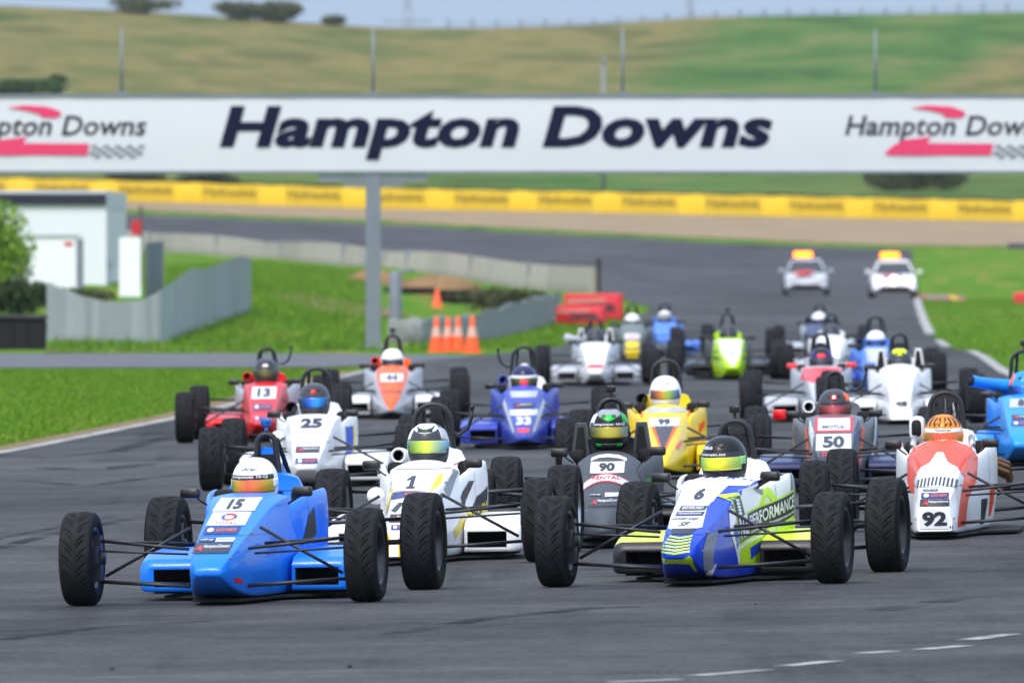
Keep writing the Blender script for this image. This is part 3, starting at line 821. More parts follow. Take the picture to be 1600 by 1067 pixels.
def driver_body():
    J = {'hip': (0, .92, .20), 'belly': (0, 1.0, .30), 'chest': (0, 1.12, .42), 'neck': (0, 1.16, .53), 'head': (0, 1.13, .60)}
    rad = {'hip': .13, 'belly': .125, 'chest': .13, 'neck': .065, 'head': .07}
    E = [('hip', 'belly'), ('belly', 'chest'), ('chest', 'neck'), ('neck', 'head')]
    for s, q in ((-1, 'a'), (1, 'b')):
        pts = [('sh', (s * .155, 1.14, .46), .075), ('el', (s * .20, 1.0, .31), .048), ('wr', (s * .13, .86, .40), .034), ('ha', (s * .115, .82, .44), .036)]
        last = 'chest'
        for nme, p, r in pts: J[nme + q] = p; rad[nme + q] = r; E.append((last, nme + q)); last = nme + q
        last = 'hip'
        for nme, p, r in (('th', (s * .09, .82, .20), .085), ('kn', (s * .10, .42, .30), .06), ('an', (s * .075, .10, .19), .042), ('to', (s * .07, .03, .26), .035)):
            J[nme + q] = p; rad[nme + q] = r; E.append((last, nme + q)); last = nme + q
    names = list(J); me = bpy.data.meshes.new('driver')
    me.from_pydata([J[n] for n in names], [(names.index(a), names.index(b)) for a, b in E], [])
    o = bpy.data.objects.new('driver', me); COL.objects.link(o)
    sk = o.modifiers.new('skin', 'SKIN'); sk.use_smooth_shade = True
    for i, n in enumerate(names): me.skin_vertices[0].data[i].radius = (rad[n], rad[n])
    me.skin_vertices[0].data[0].use_root = True
    ss = o.modifiers.new('sub', 'SUBSURF'); ss.levels = 1; ss.render_levels = 1
    bpy.context.view_layer.update(); dg = bpy.context.evaluated_depsgraph_get()
    out = bpy.data.meshes.new_from_object(o.evaluated_get(dg)); out.name = 'driver_body'
    bpy.data.objects.remove(o); bpy.data.meshes.remove(me)
    return out
DRIVER = driver_body()

B0 = ('', 0, 0, 1)
def T(s, shear=0.0, bold=.012, space=1.0): k = (s, shear, bold, space); want(k); return k
for _s in ('15', '1', '90', '6', '50', '92', '25', '13', '44', '33', '99', '48', '8'): T(_s, 0, .05)
T('TOTAL', 0, .02, 1.2); T('HamptonDowns', 0, .01); T('coltrop', .2, .02); T('Components', 0, .02); T('components  Hi-Q', 0, .02); T('Arai', .3, .01); T('stilo', 0, .02); T('getrain.nz', 0, .02)
T('PERFORMANCE', 0, .02); T('NZ', .15, .03); T('www.nzperformance.co.nz', 0, .015); T('TRADE', 0, .03); T('MOTUL', 0, .03); T('BRUM', 0, .03); T('RENTAL', 0, .02); T('SF', .4, .02); T('MSA', .4, .02)
T('BARTERCARD', .1, .02); T('Hampton Downs', .2, .042, 1.04); T('Hampton Downs', .22, .018, 1.02); T('Hydraulink', .0, .0); T('AUTO PARTS', 0, .02); T('Gallop', 0, .02)
bake_texts()

def person(root, label, h, suit):
    p = link('person', DRIVER, None, suit, label, 'person', 'racing drivers')
    p.location = root.location; p.rotation_euler = root.rotation_euler
    he = link('helmet', HELMET, p, h['shell']); he.location = HC + Vector((h.get('dx', 0), 0, h.get('dz', .0))); he.scale = (1.05, 1.05, 1.05); he.rotation_euler = (R(h.get('nod', 4)), 0, R(h.get('turn', 0)))
    link('visor', VISOR, he, h['visor'])
    if h.get('band'): link('visor_band', BAND, he, h['band'])
    for q in SIDE_P: link('visor_hinge', q, he, h.get('hinge', BLACK))
    for q in TOPVENT: link('vent', q, he, h.get('vent', BLACK))
    link('chin_vent', CHIN, he, BLACK)
    for me, m in h.get('patches', ()): link('painted_panel', me, he, m)
    for key, box, m in h.get('text', ()):
        t = lettering(hb, key, box, m, he, off=.005)
    return p

# ------------------------------------------------------------------ the car itself
def race_car(u, y, yaw, label, body, col, pod=None, cover=None, hoop='std', hoop_mat=None, rim=None, side=None, tip_in=0, mirror=None, camera=None, scoop=None, rest=None, spine=None,
             helmet=None, driver=None, suit=None, arm=None, tray=None, deco=None, wing=None, extra=None, frame=None):
    p = on_ground(u, y)
    root = empty('race_car', p, label, 'race car', 'single seaters in the race pack')
    fade = 1 - smooth((p.y - 130) / 100)
    root.rotation_euler = (0, -math.atan(FALL) * fade, R(-yaw))
    side = side or col; pod = pod or col; cover = cover or col
    b = link('nose_cone', RAW[body][0], root, col)
    s_ = link('cockpit_surround', RAW['surround'][0], root, side)
    link('engine_cover', RAW['cover'][0], root, cover)
    if spine: link('air_box', RAW['spine'][0], root, spine)
    link('undertray', shared('tray', tray_mesh), root, tray or MATT)
    link('gearbox', shared('gear', gearbox_mesh), root, STEEL)
    link('steering_wheel', shared('steer', steering_mesh), root, BLACK)
    if pod != 'none':
        for pm, fm, im in ((POD, FRAME, INLET), (POD_L, FRAME_L, INLET_L)):
            q = link('sidepod', pm, root, pod); link('inlet_frame', fm, q, frame or pod); link('inlet', im, q, MATT)
    for s in (-1, 1): link('head_padding', shared('pad%d' % s, lambda: MB().rbox((s * .225, 1.36, .575), (.10, .22, .10), .03).mesh('head_padding')), root, MATT)
    hm = link('roll_hoop', shared('hoop' + hoop, lambda: hoop_mesh(hoop)), root, hoop_mat or BLACK)
    if rest is not None: link('headrest', shared('rest', rest_mesh), root, rest)
    for s in (-1, 1):
        mm, st = shared('mirror%d' % s, lambda: mirror_meshes(s))
        q = link('mirror', mm, root, mirror or BLACK); link('stalk', st, q, BLACK)
        for nme, fn in (('wishbone', front_upper), ('wishbone', front_lower), ('pushrod', push), ('track_rod', track_rod), ('wishbone', rear_upper), ('wishbone', rear_lower), ('drive_shaft', shaft)):
            link(nme, shared(fn.__name__ + str(s), fn(s)), root, ARM)
        link('upright', shared('upf%d' % s, upright(s, 0, .2665)), root, DARKM)
        link('upright', shared('upr%d' % s, upright(s, 2.45, .286)), root, DARKM)
        for (rm, tm, x, yy, D) in ((RIM_F, TYRE_F, .815, 0, .533), (RIM_R, TYRE_R, .755, 2.45, .572)):
            wv = link('wheel', rm, root, rim or DARKRIM); wv.location = (s * x, yy, D / 2); wv.rotation_euler = (0, 0, 0 if s > 0 else math.pi)
            ty = link('tyre', tm, wv, RUB); ty.rotation_euler = (random.uniform(0, 6.28), 0, 0 if s > 0 else math.pi)
    if camera:
        top = {'slim': .935, 'std': .955, 'tall': .985, 'wide': .935, 'peak': .95}[hoop]
        c = link('action_camera', shared('cam', camera_mesh), hm, camera); c.location = (0, 0, top + .02)
    if scoop:
        q = link('air_scoop', shared('scoop', scoop_mesh), root, scoop); link('duct', shared('duct', scoop_in), q, MATT)
    if arm:
        mb = MB(); mb.tube([(arm * .13, 1.5, .80), (arm * .17, 1.5, .79), (arm * .225, 1.5, .83), (arm * .25, 1.5, .90), (arm * .255, 1.5, .95)], .012, 8)
        mb.lathe([(1.475, .001), (1.475, .016), (1.5, .018), (1.52, .016), (1.52, .001)], 12, 'Y', (arm * .255, 0, .965)); mb.obj('camera_arm', ARM, hm)
    if wing:
        for s in (-1, 1):
            mb = MB(); mb.prism([(s * .14, .56), (s * .27, .56), (s * .235, .80), (s * .17, .80)], (0, 1.3, 0), (1, 0, 0), (0, 0, 1), (0, .25, 0)); q = mb.obj('head_fairing', wing, root)
            mb = MB(); mb.prism([(s * .165, .60), (s * .245, .60), (s * .22, .775), (s * .18, .775)], (0, 1.296, 0), (1, 0, 0), (0, 0, 1), (0, .003, 0)); mb.obj('intake', MATT, q)
    if body:
        vs, fs = [], []
        for k in (body, 'surround', 'cover'):
            n0 = len(vs); vs += [Vector(v) for v in RAW[k][1]]; fs += [tuple(i + n0 for i in f) for f in RAW[k][2]]
        bvh = BVHTree.FromPolygons(vs, fs)
        if deco: deco(bvh, b)
    if extra: extra(root)
    person(root, driver, helmet, suit or SUIT)
    return root

def number(bvh, par, txt, cx, z0, z1, w, plate=WHITE, ink=None, skew=0.0):
    ink = ink or INK
    if plate: decal(bvh, rect(cx - w / 2, z0, cx + w / 2, z1, skew), plate, par, 'number_plate', off=.0045)
    h = z1 - z0
    if txt == '1':
        q = [(-.022, .13), (.03, .13), (.03, .24), (.018, .24), (.018, .87), (-.004, .87), (-.03, .68), (-.03, .58), (-.008, .66), (-.008, .24), (-.022, .24)]
        decal(bvh, [(cx + a * 1.05, z0 + h * b_) for a, b_ in q], ink, par, 'number', off=.008); return
    tw = min(w * .82, h * .72 * TEXTS[T_(txt)][2] * 1.55)
    lettering(bvh, T_(txt), (cx - tw / 2, z0 + h * .13, cx + tw / 2, z0 + h * .87), ink, par, 'number', off=.008)
def T_(s): return (s, 0, .05, 1.0)
def strip(bvh, par, z0, z1, w, mat, key=None, ink=None, cx=0.0, frac=.8):
    decal(bvh, rect(cx - w / 2, z0, cx + w / 2, z1), mat, par, off=.0045)
    if key: lettering(bvh, key, (cx - w * frac / 2, z0 + (z1 - z0) * .22, cx + w * frac / 2, z0 + (z1 - z0) * .8), ink, par)
def fittings(bvh, par, gaps=(), rows=(), side=True):
    """shut lines and quarter-turn fasteners of the bodywork"""
    for z, w in gaps: decal(bvh, rect(-w, z, w, z + .0028), INK, par, 'panel_gap', off=.0022)
    for z, xs_ in rows:
        for x in xs_: decal(bvh, [(x + .006 * math.cos(t), z + .006 * math.sin(t)) for t in np.linspace(0, 5.5, 8)], GREYS, par, 'fastener', off=.004)
    if side:
        decal(bvh, rect(1.12, .09, 1.124, .56), INK, par, 'panel_gap', 'left', .0022); decal(bvh, rect(.86, .205, 1.55, .208), INK, par, 'panel_gap', 'left', .0022)
        for yy in (.95, 1.2, 1.45): decal(bvh, [(yy + .012 * math.cos(t), .225 + .007 * math.sin(t)) for t in np.linspace(0, 5.5, 8)], GREYS, par, 'fastener', 'left', .004)
def hd(bvh, par, z0, z1, w, cx=0.0):
    """dark circuit sticker: red star flash and white lettering"""
    decal(bvh, rect(cx - w / 2, z0, cx + w / 2, z1), INK, par, off=.0045)
    h = z1 - z0
    decal(bvh, [(cx - w * .46, z0 + h * .2), (cx - w * .32, z0 + h * .34), (cx - w * .2, z0 + h * .12), (cx - w * .22, z0 + h * .5), (cx - w * .3, z0 + h * .8), (cx - w * .34, z0 + h * .52)], REDS, par, off=.007)
    lettering(bvh, ('HamptonDowns', 0, .01, 1.0), (cx - w * .2, z0 + h * .42, cx + w * .46, z0 + h * .82), WHITE, par)
def oval_strip(bvh, par, z0, z1, w, cx=0.0):
    decal(bvh, rect(cx - w / 2, z0, cx + w / 2, z1), NAVY, par, off=.0045)
    h = z1 - z0
    decal(bvh, [(cx - w * .3 + w * .1 * math.cos(t), (z0 + z1) / 2 + h * .3 * math.sin(t)) for t in np.linspace(0, 6.1, 14)], WHITE, par, off=.007)
    lettering(bvh, ('AUTO PARTS', 0, .02, 1.0), (cx - w * .14, z0 + h * .3, cx + w * .42, z0 + h * .72), ORANGES, par)
# ------------------------------------------------------------------ the field
SUIT = plain('race_suit', C(40, 42, 52), .8, 0, 0, .2, 12)
SUITW = plain('race_suit_white', C(200, 202, 206), .8, 0, 0, .15, 12)
p_white = paint('white', (242, 243, 245)); p_blue = paint('blue', (22, 124, 240)); p_royal = paint('royal', (18, 66, 204)); p_black = paint('black', (22, 23, 27))
p_char = plain('paint_charcoal', C(66, 68, 74), .5, 0, .12, .08, 5); p_red = paint('red', (214, 16, 26)); p_orange = paint('orange', (255, 98, 16)); p_ored = paint('orange_red', (255, 72, 20))
p_yel = paint('yellow', (250, 214, 4)); p_sky = paint('sky', (28, 144, 240)); p_lime = paint('lime', (186, 232, 10)); p_silver = paint('silver', (150, 154, 162)); p_violet = paint('violet', (52, 70, 176))
p_steel = paint('steel', (98, 100, 108)); p_pink = paint('pink', (246, 70, 80)); p_grey = paint('grey', (184, 188, 196)); p_olive = paint('olive', (98, 108, 98)); p_navy = paint('navy', (36, 44, 92)); p_green = paint('green', (20, 160, 50)); p_mid = paint('midblue', (70, 124, 220))
p_hiv = paint('hivis', (220, 246, 4)); p_hgrey = paint('helmet_grey', (62, 64, 70)); p_purple = paint('purple', (52, 40, 96)); p_hor = paint('helmet_orange', (244, 140, 24))
v_gold = visor_mat('gold', [(0, (120, 170, 60)), (.25, (226, 160, 50)), (.5, (224, 84, 50)), (.75, (232, 140, 50)), (1, (190, 200, 50))])
v_lime = visor_mat('lime', [(0, (60, 110, 70)), (.3, (160, 190, 60)), (.6, (214, 220, 60)), (1, (120, 180, 210))])
v_acid = visor_mat('acid', [(0, (120, 200, 110)), (.4, (226, 226, 30)), (.7, (236, 222, 40)), (1, (150, 210, 120))])
v_teal = visor_mat('teal', [(0, (24, 60, 60)), (.35, (170, 160, 40)), (.65, (190, 170, 30)), (1, (20, 110, 130))])
v_fire = visor_mat('fire', [(0, (150, 130, 30)), (.4, (222, 70, 40)), (.7, (236, 100, 40)), (1, (220, 140, 40))])
v_blue = visor_mat('blue', [(0, (16, 20, 40)), (.4, (20, 90, 200)), (.6, (30, 150, 230)), (1, (16, 30, 90))])
v_rain = visor_mat('rainbow', [(0, (40, 30, 90)), (.35, (200, 120, 30)), (.6, (150, 190, 40)), (1, (20, 60, 190))])
v_dark = visor_mat('dark', [(0, (20, 22, 28)), (.5, (60, 62, 70)), (1, (24, 26, 32))])
v_olive = visor_mat('olive', [(0, (34, 34, 20)), (.5, (96, 92, 28)), (1, (34, 36, 20))])
v_red = visor_mat('red', [(0, (90, 20, 26)), (.5, (190, 70, 80)), (1, (90, 24, 30))])

def deco15(b, p):
    number(b, p, '15', -.015, .512, .583, .245, WHITE)
    decal(b, rect(-.128, .437, .098, .507), WHITE, p, off=.0045)
    for a0, a1, m in ((20, 130, REDS), (140, 250, BLUES), (250, 330, ORANGES), (330, 380, NAVY)):
        ts = [R(a0 + (a1 - a0) * i / 8) for i in range(9)]
        decal(b, [(-.012 + .045 * math.cos(t), .48 + .019 * math.sin(t)) for t in ts] + [(-.012 + .028 * math.cos(t), .48 + .010 * math.sin(t)) for t in reversed(ts)], m, p, off=.0075)
    lettering(b, ('TOTAL', 0, .02, 1.2), (-.075, .441, .05, .456), REDS, p)
    oval_strip(b, p, .393, .430, .205, -.018)
    strip(b, p, .352, .372, .1, INK, ('coltrop', .2, .02, 1.0), WHITE, -.07); strip(b, p, .352, .372, .1, WHITE, ('Gallop', 0, .02, 1.0), GREYS, .035)
    hd(b, p, .292, .346, .22, -.02)
    decal(b, [(.12, .13), (.15, .12), (.145, .145), (.13, .16)], REDS, p)
    # shut lines of the nose and cockpit panels
    decal(b, rect(-.19, .384, .19, .3865), INK, p, 'panel_gap', off=.002)
    fittings(b, p, [(.61, .2)], [(.40, (-.165, .15)), (.27, (-.115, .11)), (.375, (-.15, .14))])
    decal(b, [(.42, .10), (.424, .10), (.424, .45), (.42, .45)], INK, p, 'panel_gap', 'left', .002)
    decal(b, rect(.5, .06, .503, .36), INK, p, 'panel_gap', 'left', .002)
    decal(b, [(1.0, .30), (1.25, .36), (1.22, .52), (1.12, .47)], BLACK, p, 'side_vent', 'left', .003)

def extra15(root):
    mb = MB(); mb.prism([(-.07, .55), (-.055, .82), (.055, .82), (.07, .55)], (0, 1.508, 0), (1, 0, 0), (0, 0, 1), (0, .008, 0)); mb.obj('head_pad', MATT, root)
race_car(351, 943, 8.6, 'glossy blue race car number 15 leading at the left front', 'wedge', p_blue, rest=p_blue, spine=p_blue, rim=DARKRIM, camera=plain('camera_blue', C(30, 96, 180), .4), mirror=BLACK, deco=deco15, extra=extra15, hoop='slim',
    driver='driver with plain white helmet and orange visor in the blue number 15 car',
    helmet=dict(shell=p_white, visor=v_gold, band=INK, hinge=p_white, vent=p_white, turn=-6, text=[(('components  Hi-Q', 0, .02, 1.0), (-.095, .030, .095, .049), WHITE), (('Arai', .3, .01, 1.0), (-.035, .074, .035, .094), INK)]))

def deco6(b, p):
    fittings(b, p, [(.30, .14)], [(.44, (-.175, .165)), (.315, (-.12, .125)), (.21, (.12,))])
    decal(b, [(-.20, .585), (-.14, .625), (.15, .625), (.215, .585), (.20, .56), (.10, .565), (.05, .45), (.085, .34), (-.02, .315), (-.115, .335), (-.17, .45)], p_white, p, 'painted_panel', off=.0025)
    number(b, p, '6', -.03, .475, .56, .20, WHITE, skew=.01)
    strip(b, p, .43, .455, .16, INK, ('BARTERCARD', .1, .02, 1.0), WHITE, -.03); strip(b, p, .40, .423, .17, NAVY, ('HamptonDowns', 0, .01, 1.0), WHITE, -.03)
    lettering(b, ('coltrop', .2, .02, 1.0), (-.12, .375, .04, .393), INK, p); lettering(b, ('SF', .4, .02, 1.0), (-.06, .345, .01, .368), INK, p)
    decal(b, [(-.09, .335), (.06, .335), (.04, .305), (-.075, .305)], INK, p)
    for k in range(6):
        z = .285 - k * .017; w = .068 + .004 * k; cx = -.012 - k * .003
        decal(b, [(cx - w, z + .012), (cx, z), (cx + w, z + .012), (cx + w, z + .003), (cx, z - .009), (cx - w, z + .003)], LIMES, p, 'chevron', off=.004)
    decal(b, [(-.11, .18), (-.08, .165), (.02, .165), (.06, .185), (.075, .17), (.075, .09), (.06, .09), (.05, .135), (-.02, .14), (-.11, .14)], LIMES, p)
    decal(b, [(.115, .08), (.15, .10), (.155, .31), (.125, .30)], GREYS, p); decal(b, [(.10, .06), (.14, .06), (.16, .13)], p_white, p)
    # flank graphics
    L = 'left'
    decal(b, [(.30, .10), (.16, .30), (.26, .44), (.5, .53), (.935, .575), (.935, .08)], p_white, p, 'painted_panel', L, .0025)
    decal(b, [(.30, .46), (.5, .535), (.62, .55), (.40, .40)], p_royal, p, mode=L, off=.004); decal(b, [(.24, .30), (.33, .36), (.34, .24), (.27, .20)], p_royal, p, mode=L, off=.004)
    decal(b, [(1.36, .40), (1.5, .62), (1.57, .62), (1.57, .34)], GREYS, p, mode=L, off=.004); decal(b, [(.80, .545), (.92, .50), (1.0, .575)], GREYS, p, mode=L, off=.004)
    decal(b, [(.33, .11), (.95, .09), (1.5, .18), (1.54, .36), (1.0, .28), (.34, .20)], LIMES, p, mode=L, off=.004)
    decal(b, [(.62, .13), (.95, .20), (1.15, .26), (.9, .245), (.6, .20)], p_royal, p, mode=L, off=.005)
    decal(b, [(.84, .42), (.98, .575), (1.14, .47), (1.05, .46), (.98, .50), (.91, .43)], LIMES, p, mode=L, off=.004)
    decal(b, [(.34, .215), (1.5, .36), (1.5, .525), (.56, .405), (.54, .525), (.36, .51)], LIMES, p, mode=L, off=.0045)
    decal(b, [(.355, .23), (1.49, .372), (1.49, .512), (.55, .392), (.52, .51), (.375, .495)], INK, p, 'panel', L, .006)
    lettering(b, ('PERFORMANCE', 0, .02, 1.0), (.63, .315, 1.475, .388), WHITE, p, mode=L, off=.0085, slant=.107)
    lettering(b, ('NZ', .15, .03, 1.0), (.38, .255, .60, .375), WHITE, p, mode=L, off=.0085, slant=.028)
    lettering(b, ('www.nzperformance.co.nz', 0, .015, 1.0), (.62, .276, 1.475, .302), WHITE, p, mode=L, off=.0085, slant=.107)
    for k in range(5): decal(b, [(.45 + .04 * math.cos(t), .405 + .019 * k + .009 * math.sin(t)) for t in np.linspace(0, 5.8, 9)], WHITE, p, 'chain_link', L, .0085)
def extra6(root):
    mb = MB(); mb.prism([(-.10, .58), (-.09, .80), (-.05, .86), (.05, .86), (.09, .80), (.10, .58)], (0, 1.54, 0), (1, 0, 0), (0, 0, 1), (0, .05, 0)); mb.obj('hoop_padding', MATT, root)
race_car(1086, 914, 10.6, 'blue and white race car number 6 with hi-vis yellow chevrons on its nose', 'wedge', p_royal, pod=p_hiv, frame=BLACK, cover=p_white, side=p_white, hoop='wide', rim=BLACK, camera=BLACK, deco=deco6, extra=extra6, spine=p_white, rest=MATT,
    driver='driver with black carbon helmet and yellow visor in the number 6 car',
    helmet=dict(dz=.045, shell=p_black, visor=v_acid, hinge=plain('hinge_green', C(150, 210, 130), .4), turn=-12, band=INK, text=[(('stilo', 0, .02, 1.0), (-.075, .068, -.015, .090), WHITE), (('getrain.nz', 0, .02, 1.0), (-.09, .031, .06, .047), WHITE)]))

def deco1(b, p):
    fittings(b, p, [(.585, .18)], [(.36, (-.15, .15)), (.335, (-.14, .14)), (.50, (-.17, .17))])
    number(b, p, '1', -.02, .455, .555, .21, WHITE)
    decal(b, [(-.15, .40), (-.14, .445), (-.02, .458), (.10, .445), (.11, .40), (-.02, .42)], NAVY, p); lettering(b, ('AUTO PARTS', 0, .02, 1.0), (-.04, .43, .08, .446), ORANGES, p)
    hd(b, p, .27, .32, .17, -.01); oval_strip(b, p, .225, .255, .13, -.01)
    decal(b, [(.10, .44), (.15, .50), (.145, .57), (.115, .53)], p_yel, p); decal(b, [(-.19, .30), (-.15, .36), (-.13, .46), (-.16, .48), (-.2, .40)], p_yel, p)
    decal(b, [(-.13, .06), (-.09, .06), (-.08, .19), (-.12, .22)], p_yel, p); decal(b, [(-.03, .06), (.02, .06), (.0, .16), (-.03, .18)], p_yel, p)
    decal(b, [(-.10, .34), (-.06, .39), (-.02, .39), (-.06, .33)], INK, p); decal(b, [(.0, .335), (.05, .335), (.06, .385), (.01, .39)], REDS, p)
    L = 'left'
    decal(b, [(.9, .12), (1.5, .16), (1.52, .46), (1.15, .40), (.9, .22)], INK, p, mode=L); lettering(b, ('BRUM', 0, .03, 1.0), (.95, .19, 1.45, .31), YELLOWS, p, mode=L, slant=.06)
    decal(b, [(1.3, .10), (1.5, .10), (1.54, .30)], p_yel, p, mode=L, off=.005); decal(b, [(.8, .30), (1.1, .50), (1.0, .50), (.8, .40)], INK, p, mode=L)
    decal(b, rect(-.17, .345, .17, .3475), GREYS, p, 'panel_gap', off=.002)
    decal(b, [(.125, .36), (.16, .44), (.175, .43), (.15, .34)], INK, p)
    decal(b, [(.45, .46), (.85, .585), (.9, .56), (.5, .40)], GREYS, p, mode=L); decal(b, [(.5, .20), (.85, .30), (.85, .24), (.55, .14)], YELLOWS, p, mode=L)
def extra1(root):
    mb = MB(); mb.lathe([(.70, .001), (.69, .03), (.72, .052), (.80, .055), (.88, .03)], 20, 'Y', (-.30, 0, .42)); mb.obj('brake_duct', p_white, root)
    mb = MB(); mb.tube([(.15, 1.3, .60), (.2, 1.32, .62), (.24, 1.36, .62), (.22, 1.4, .605)], .004, 6); mb.obj('pull_loop', REDS, root)
race_car(643, 881, 5.4, 'white and yellow race car number 1 with a round air scoop beside the helmet', 'blunt', p_white, hoop='tall', rim=ALLOY, scoop=p_white, arm=1, deco=deco1, extra=extra1, suit=SUITW,
    driver='driver with green, white and black helmet in the number 1 car',
    helmet=dict(dz=.065, shell=p_hgrey, visor=v_lime, hinge=plain('hinge_blue', C(110, 170, 210), .4), turn=-4, nod=0, dx=.01, patches=[(CROWN, p_white), (CRESCENT, paint('deepgreen', (10, 80, 44))), (SIDES[0], p_white), (SIDES[1], p_grey)]))

def deco90(b, p):
    fittings(b, p, [], [(.285, (-.14, .14)), (.245, (-.11, .11))])
    decal(b, [(-.115, .555), (-.06, .575), (.0, .58), (.075, .57), (.12, .55), (.12, .57), (.07, .592), (0, .60), (-.06, .595), (-.11, .577)], WHITE, p)
    number(b, p, '90', 0, .478, .55, .22, WHITE)
    for m, dz, t in ((REDS, -.007, .052), (WHITE, 0, .038)):
        xs_ = np.linspace(-.15, .15, 11)
        decal(b, [(x, .462 - x * x * 2.6 + dz - .03) for x in xs_] + [(x, .462 - x * x * 2.6 + dz - .03 + t) for x in reversed(xs_)], m, p, off=.003 if m is REDS else .0045)
    lettering(b, ('RENTAL', 0, .02, 1.0), (-.09, .438, .09, .458), REDS, p, off=.008)
    strip(b, p, .335, .352, .09, INK, ('coltrop', .2, .02, 1.0), WHITE, -.06); strip(b, p, .332, .356, .10, WHITE, None, None, .055); hd(b, p, .272, .325, .20)
    decal(b, rect(-.16, .262, .16, .2645), INK, p, 'panel_gap', off=.002)
    decal(b, [(.84, .12), (1.1, .12), (1.1, .46), (.84, .42)], p_green, p, mode='left'); decal(b, [(.95, .13), (1.02, .13), (1.04, .43), (.98, .42)], WHITE, p, mode='left', off=.005)
race_car(946, 855, 2.6, 'matt charcoal race car number 90 behind the front row', 'needle', p_char, pod=p_black, cover=p_black, side=p_char, hoop='std', rim=DARKRIM, camera=BLACK, wing=p_char, deco=deco90,
    driver='driver with silver and black helmet with green shield in the charcoal number 90 car',
    helmet=dict(dz=.09, shell=p_black, visor=v_teal, band=INK, hinge=BLACK, nod=2, patches=[(CROWN, p_silver), (SHIELD, paint('brightgreen', (24, 200, 64))), (SIDES[1], p_green), (SIDES[0], p_white), (patch(-.8, .8, -.8, -.62, 1.02, 16, 4), p_green)], text=[(('components  Hi-Q', 0, .02, 1.0), (-.095, .030, .095, .049), WHITE)]))

def deco92(b, p):
    fittings(b, p, [(.345, .16)], [(.35, (-.15, .15)), (.14, (-.125, .125))])
    decal(b, [(-.19, .59), (-.09, .63), (0, .645), (.09, .63), (.19, .59), (.235, .52), (.23, .36), (.19, .25), (.175, .08), (.145, .08), (.155, .30), (.165, .40), (.12, .47), (.06, .50), (.02, .565), (-.02, .565), (-.06, .50), (-.12, .47), (-.165, .40), (-.155, .30), (-.2, .30), (-.23, .38), (-.235, .52)], p_ored, p, 'painted_panel')
    for k in range(11):
        x = -.125 + k * .025; z = .385 - x * x * 1.2
        decal(b, rect(x - .007, z - .03, x + .006, z + .024, .004), INK, p)
    strip(b, p, .318, .332, .10, INK, ('coltrop', .2, .02, 1.0), WHITE, -.03)
    oval_strip(b, p, .27, .308, .18); hd(b, p, .22, .266, .19); number(b, p, '92', 0, .075, .205, .20, WHITE)
    decal(b, [(.10, .075), (.118, .075), (.118, .095), (.10, .095)], NAVY, p)
    decal(b, [(1.15, .30), (1.35, .30), (1.30, .12), (1.22, .12)], p_ored, p, mode='left'); decal(b, rect(.82, .07, 1.1, .24), MATT, p, 'side_vent', 'left')
def extra92(root):
    mb = MB()
    for k, (dz, dy) in enumerate(((0, 0), (.035, .06), (-.03, .1), (.06, .13))):
        mb.tube([(.2, 1.55 + dy, .40 + dz), (.34, 1.56 + dy, .43 + dz), (.40, 1.66 + dy, .40 + dz), (.41, 1.85 + dy, .33 + dz * .5), (.34, 2.1, .27), (.3, 2.5, .25)], .021, 10)
    mb.obj('exhaust', EXH, root)
    mb = MB(); mb.rbox((-.19, 1.42, .715), (.10, .28, .16), .04); q = mb.obj('air_box_intake', p_white, root)
    mb = MB(); mb.rbox((-.19, 1.30, .715), (.07, .06, .125), .03); mb.obj('duct', MATT, q)
    for s in (-1, 1):
        mb = MB(); mb.tube([(s * .20, .92, .60), (s * .19, 1.05, .65)], .024, 10); mb.obj('damper', ALLOY, root)
race_car(1466, 841, 4.4, 'white race car number 92 with orange red upper nose', 'blunt', p_white, hoop='peak', rim=DARKRIM, deco=deco92, extra=extra92, pod='none', suit=SUITW,
    driver='driver with orange striped helmet in the number 92 car',
    helmet=dict(shell=p_hor, visor=v_fire, hinge=p_hor, vent=p_hor, nod=2, band=WHITE, patches=[(patch(s * a, s * (a + .17), .45, 1.15, 1.02, 4, 8, lambda f, a_, b_: (a_ + .15 * f, b_ - .2 * f)), INK) for s in (-1, 1) for a in (.12, .42, .78, 1.2, 1.7)] + [(patch(-1.3, 1.3, -.9, -.62, 1.012, 20, 4, lambda f, a_, b_: (a_, b_ - .12 * abs(math.sin(9 * f)))), INK)],
                text=[(('Gallop', 0, .02, 1.0), (-.05, .031, .05, .047), INK)]))

def deco50(b, p):
    decal(b, rect(-.15, .475, .15, .59), REDS, p); decal(b, rect(-.125, .49, .125, .58), WHITE, p, off=.0045); lettering(b, ('MOTUL', 0, .03, 1.0), (-.09, .50, .09, .525), INK, p, off=.008)
    number(b, p, '50', 0, .34, .46, .27, WHITE)
    lettering(b, ('TRADE', 0, .03, 1.0), (-.10, .29, .10, .325), REDS, p)
    for s in (-1, 1): decal(b, [(s * .215, .52), (s * .235, .50), (s * .205, .20), (s * .19, .24)], p_orange, p)
    decal(b, [(1.0, .10), (1.1, .10), (1.3, .5), (1.22, .5)], p_orange, p, mode='left')
    decal(b, [(.155, .47), (.19, .57), (.2, .47), (.165, .34)], NAVY, p); decal(b, [(-.155, .47), (-.19, .57), (-.2, .47), (-.165, .34)], p_white, p)
    decal(b, [(-.15, .33), (.15, .33), (.14, .20), (-.14, .20)], INK, p)
    decal(b, [(.95, .12), (1.05, .12), (1.35, .58), (1.25, .58)], p_white, p, mode='left', off=.0045)
def extra50(root):
    mb = MB(); mb.rbox((-.43, .79, .615), (.11, .06, .085), .02); mb.obj('mirror_cover', p_red, root)
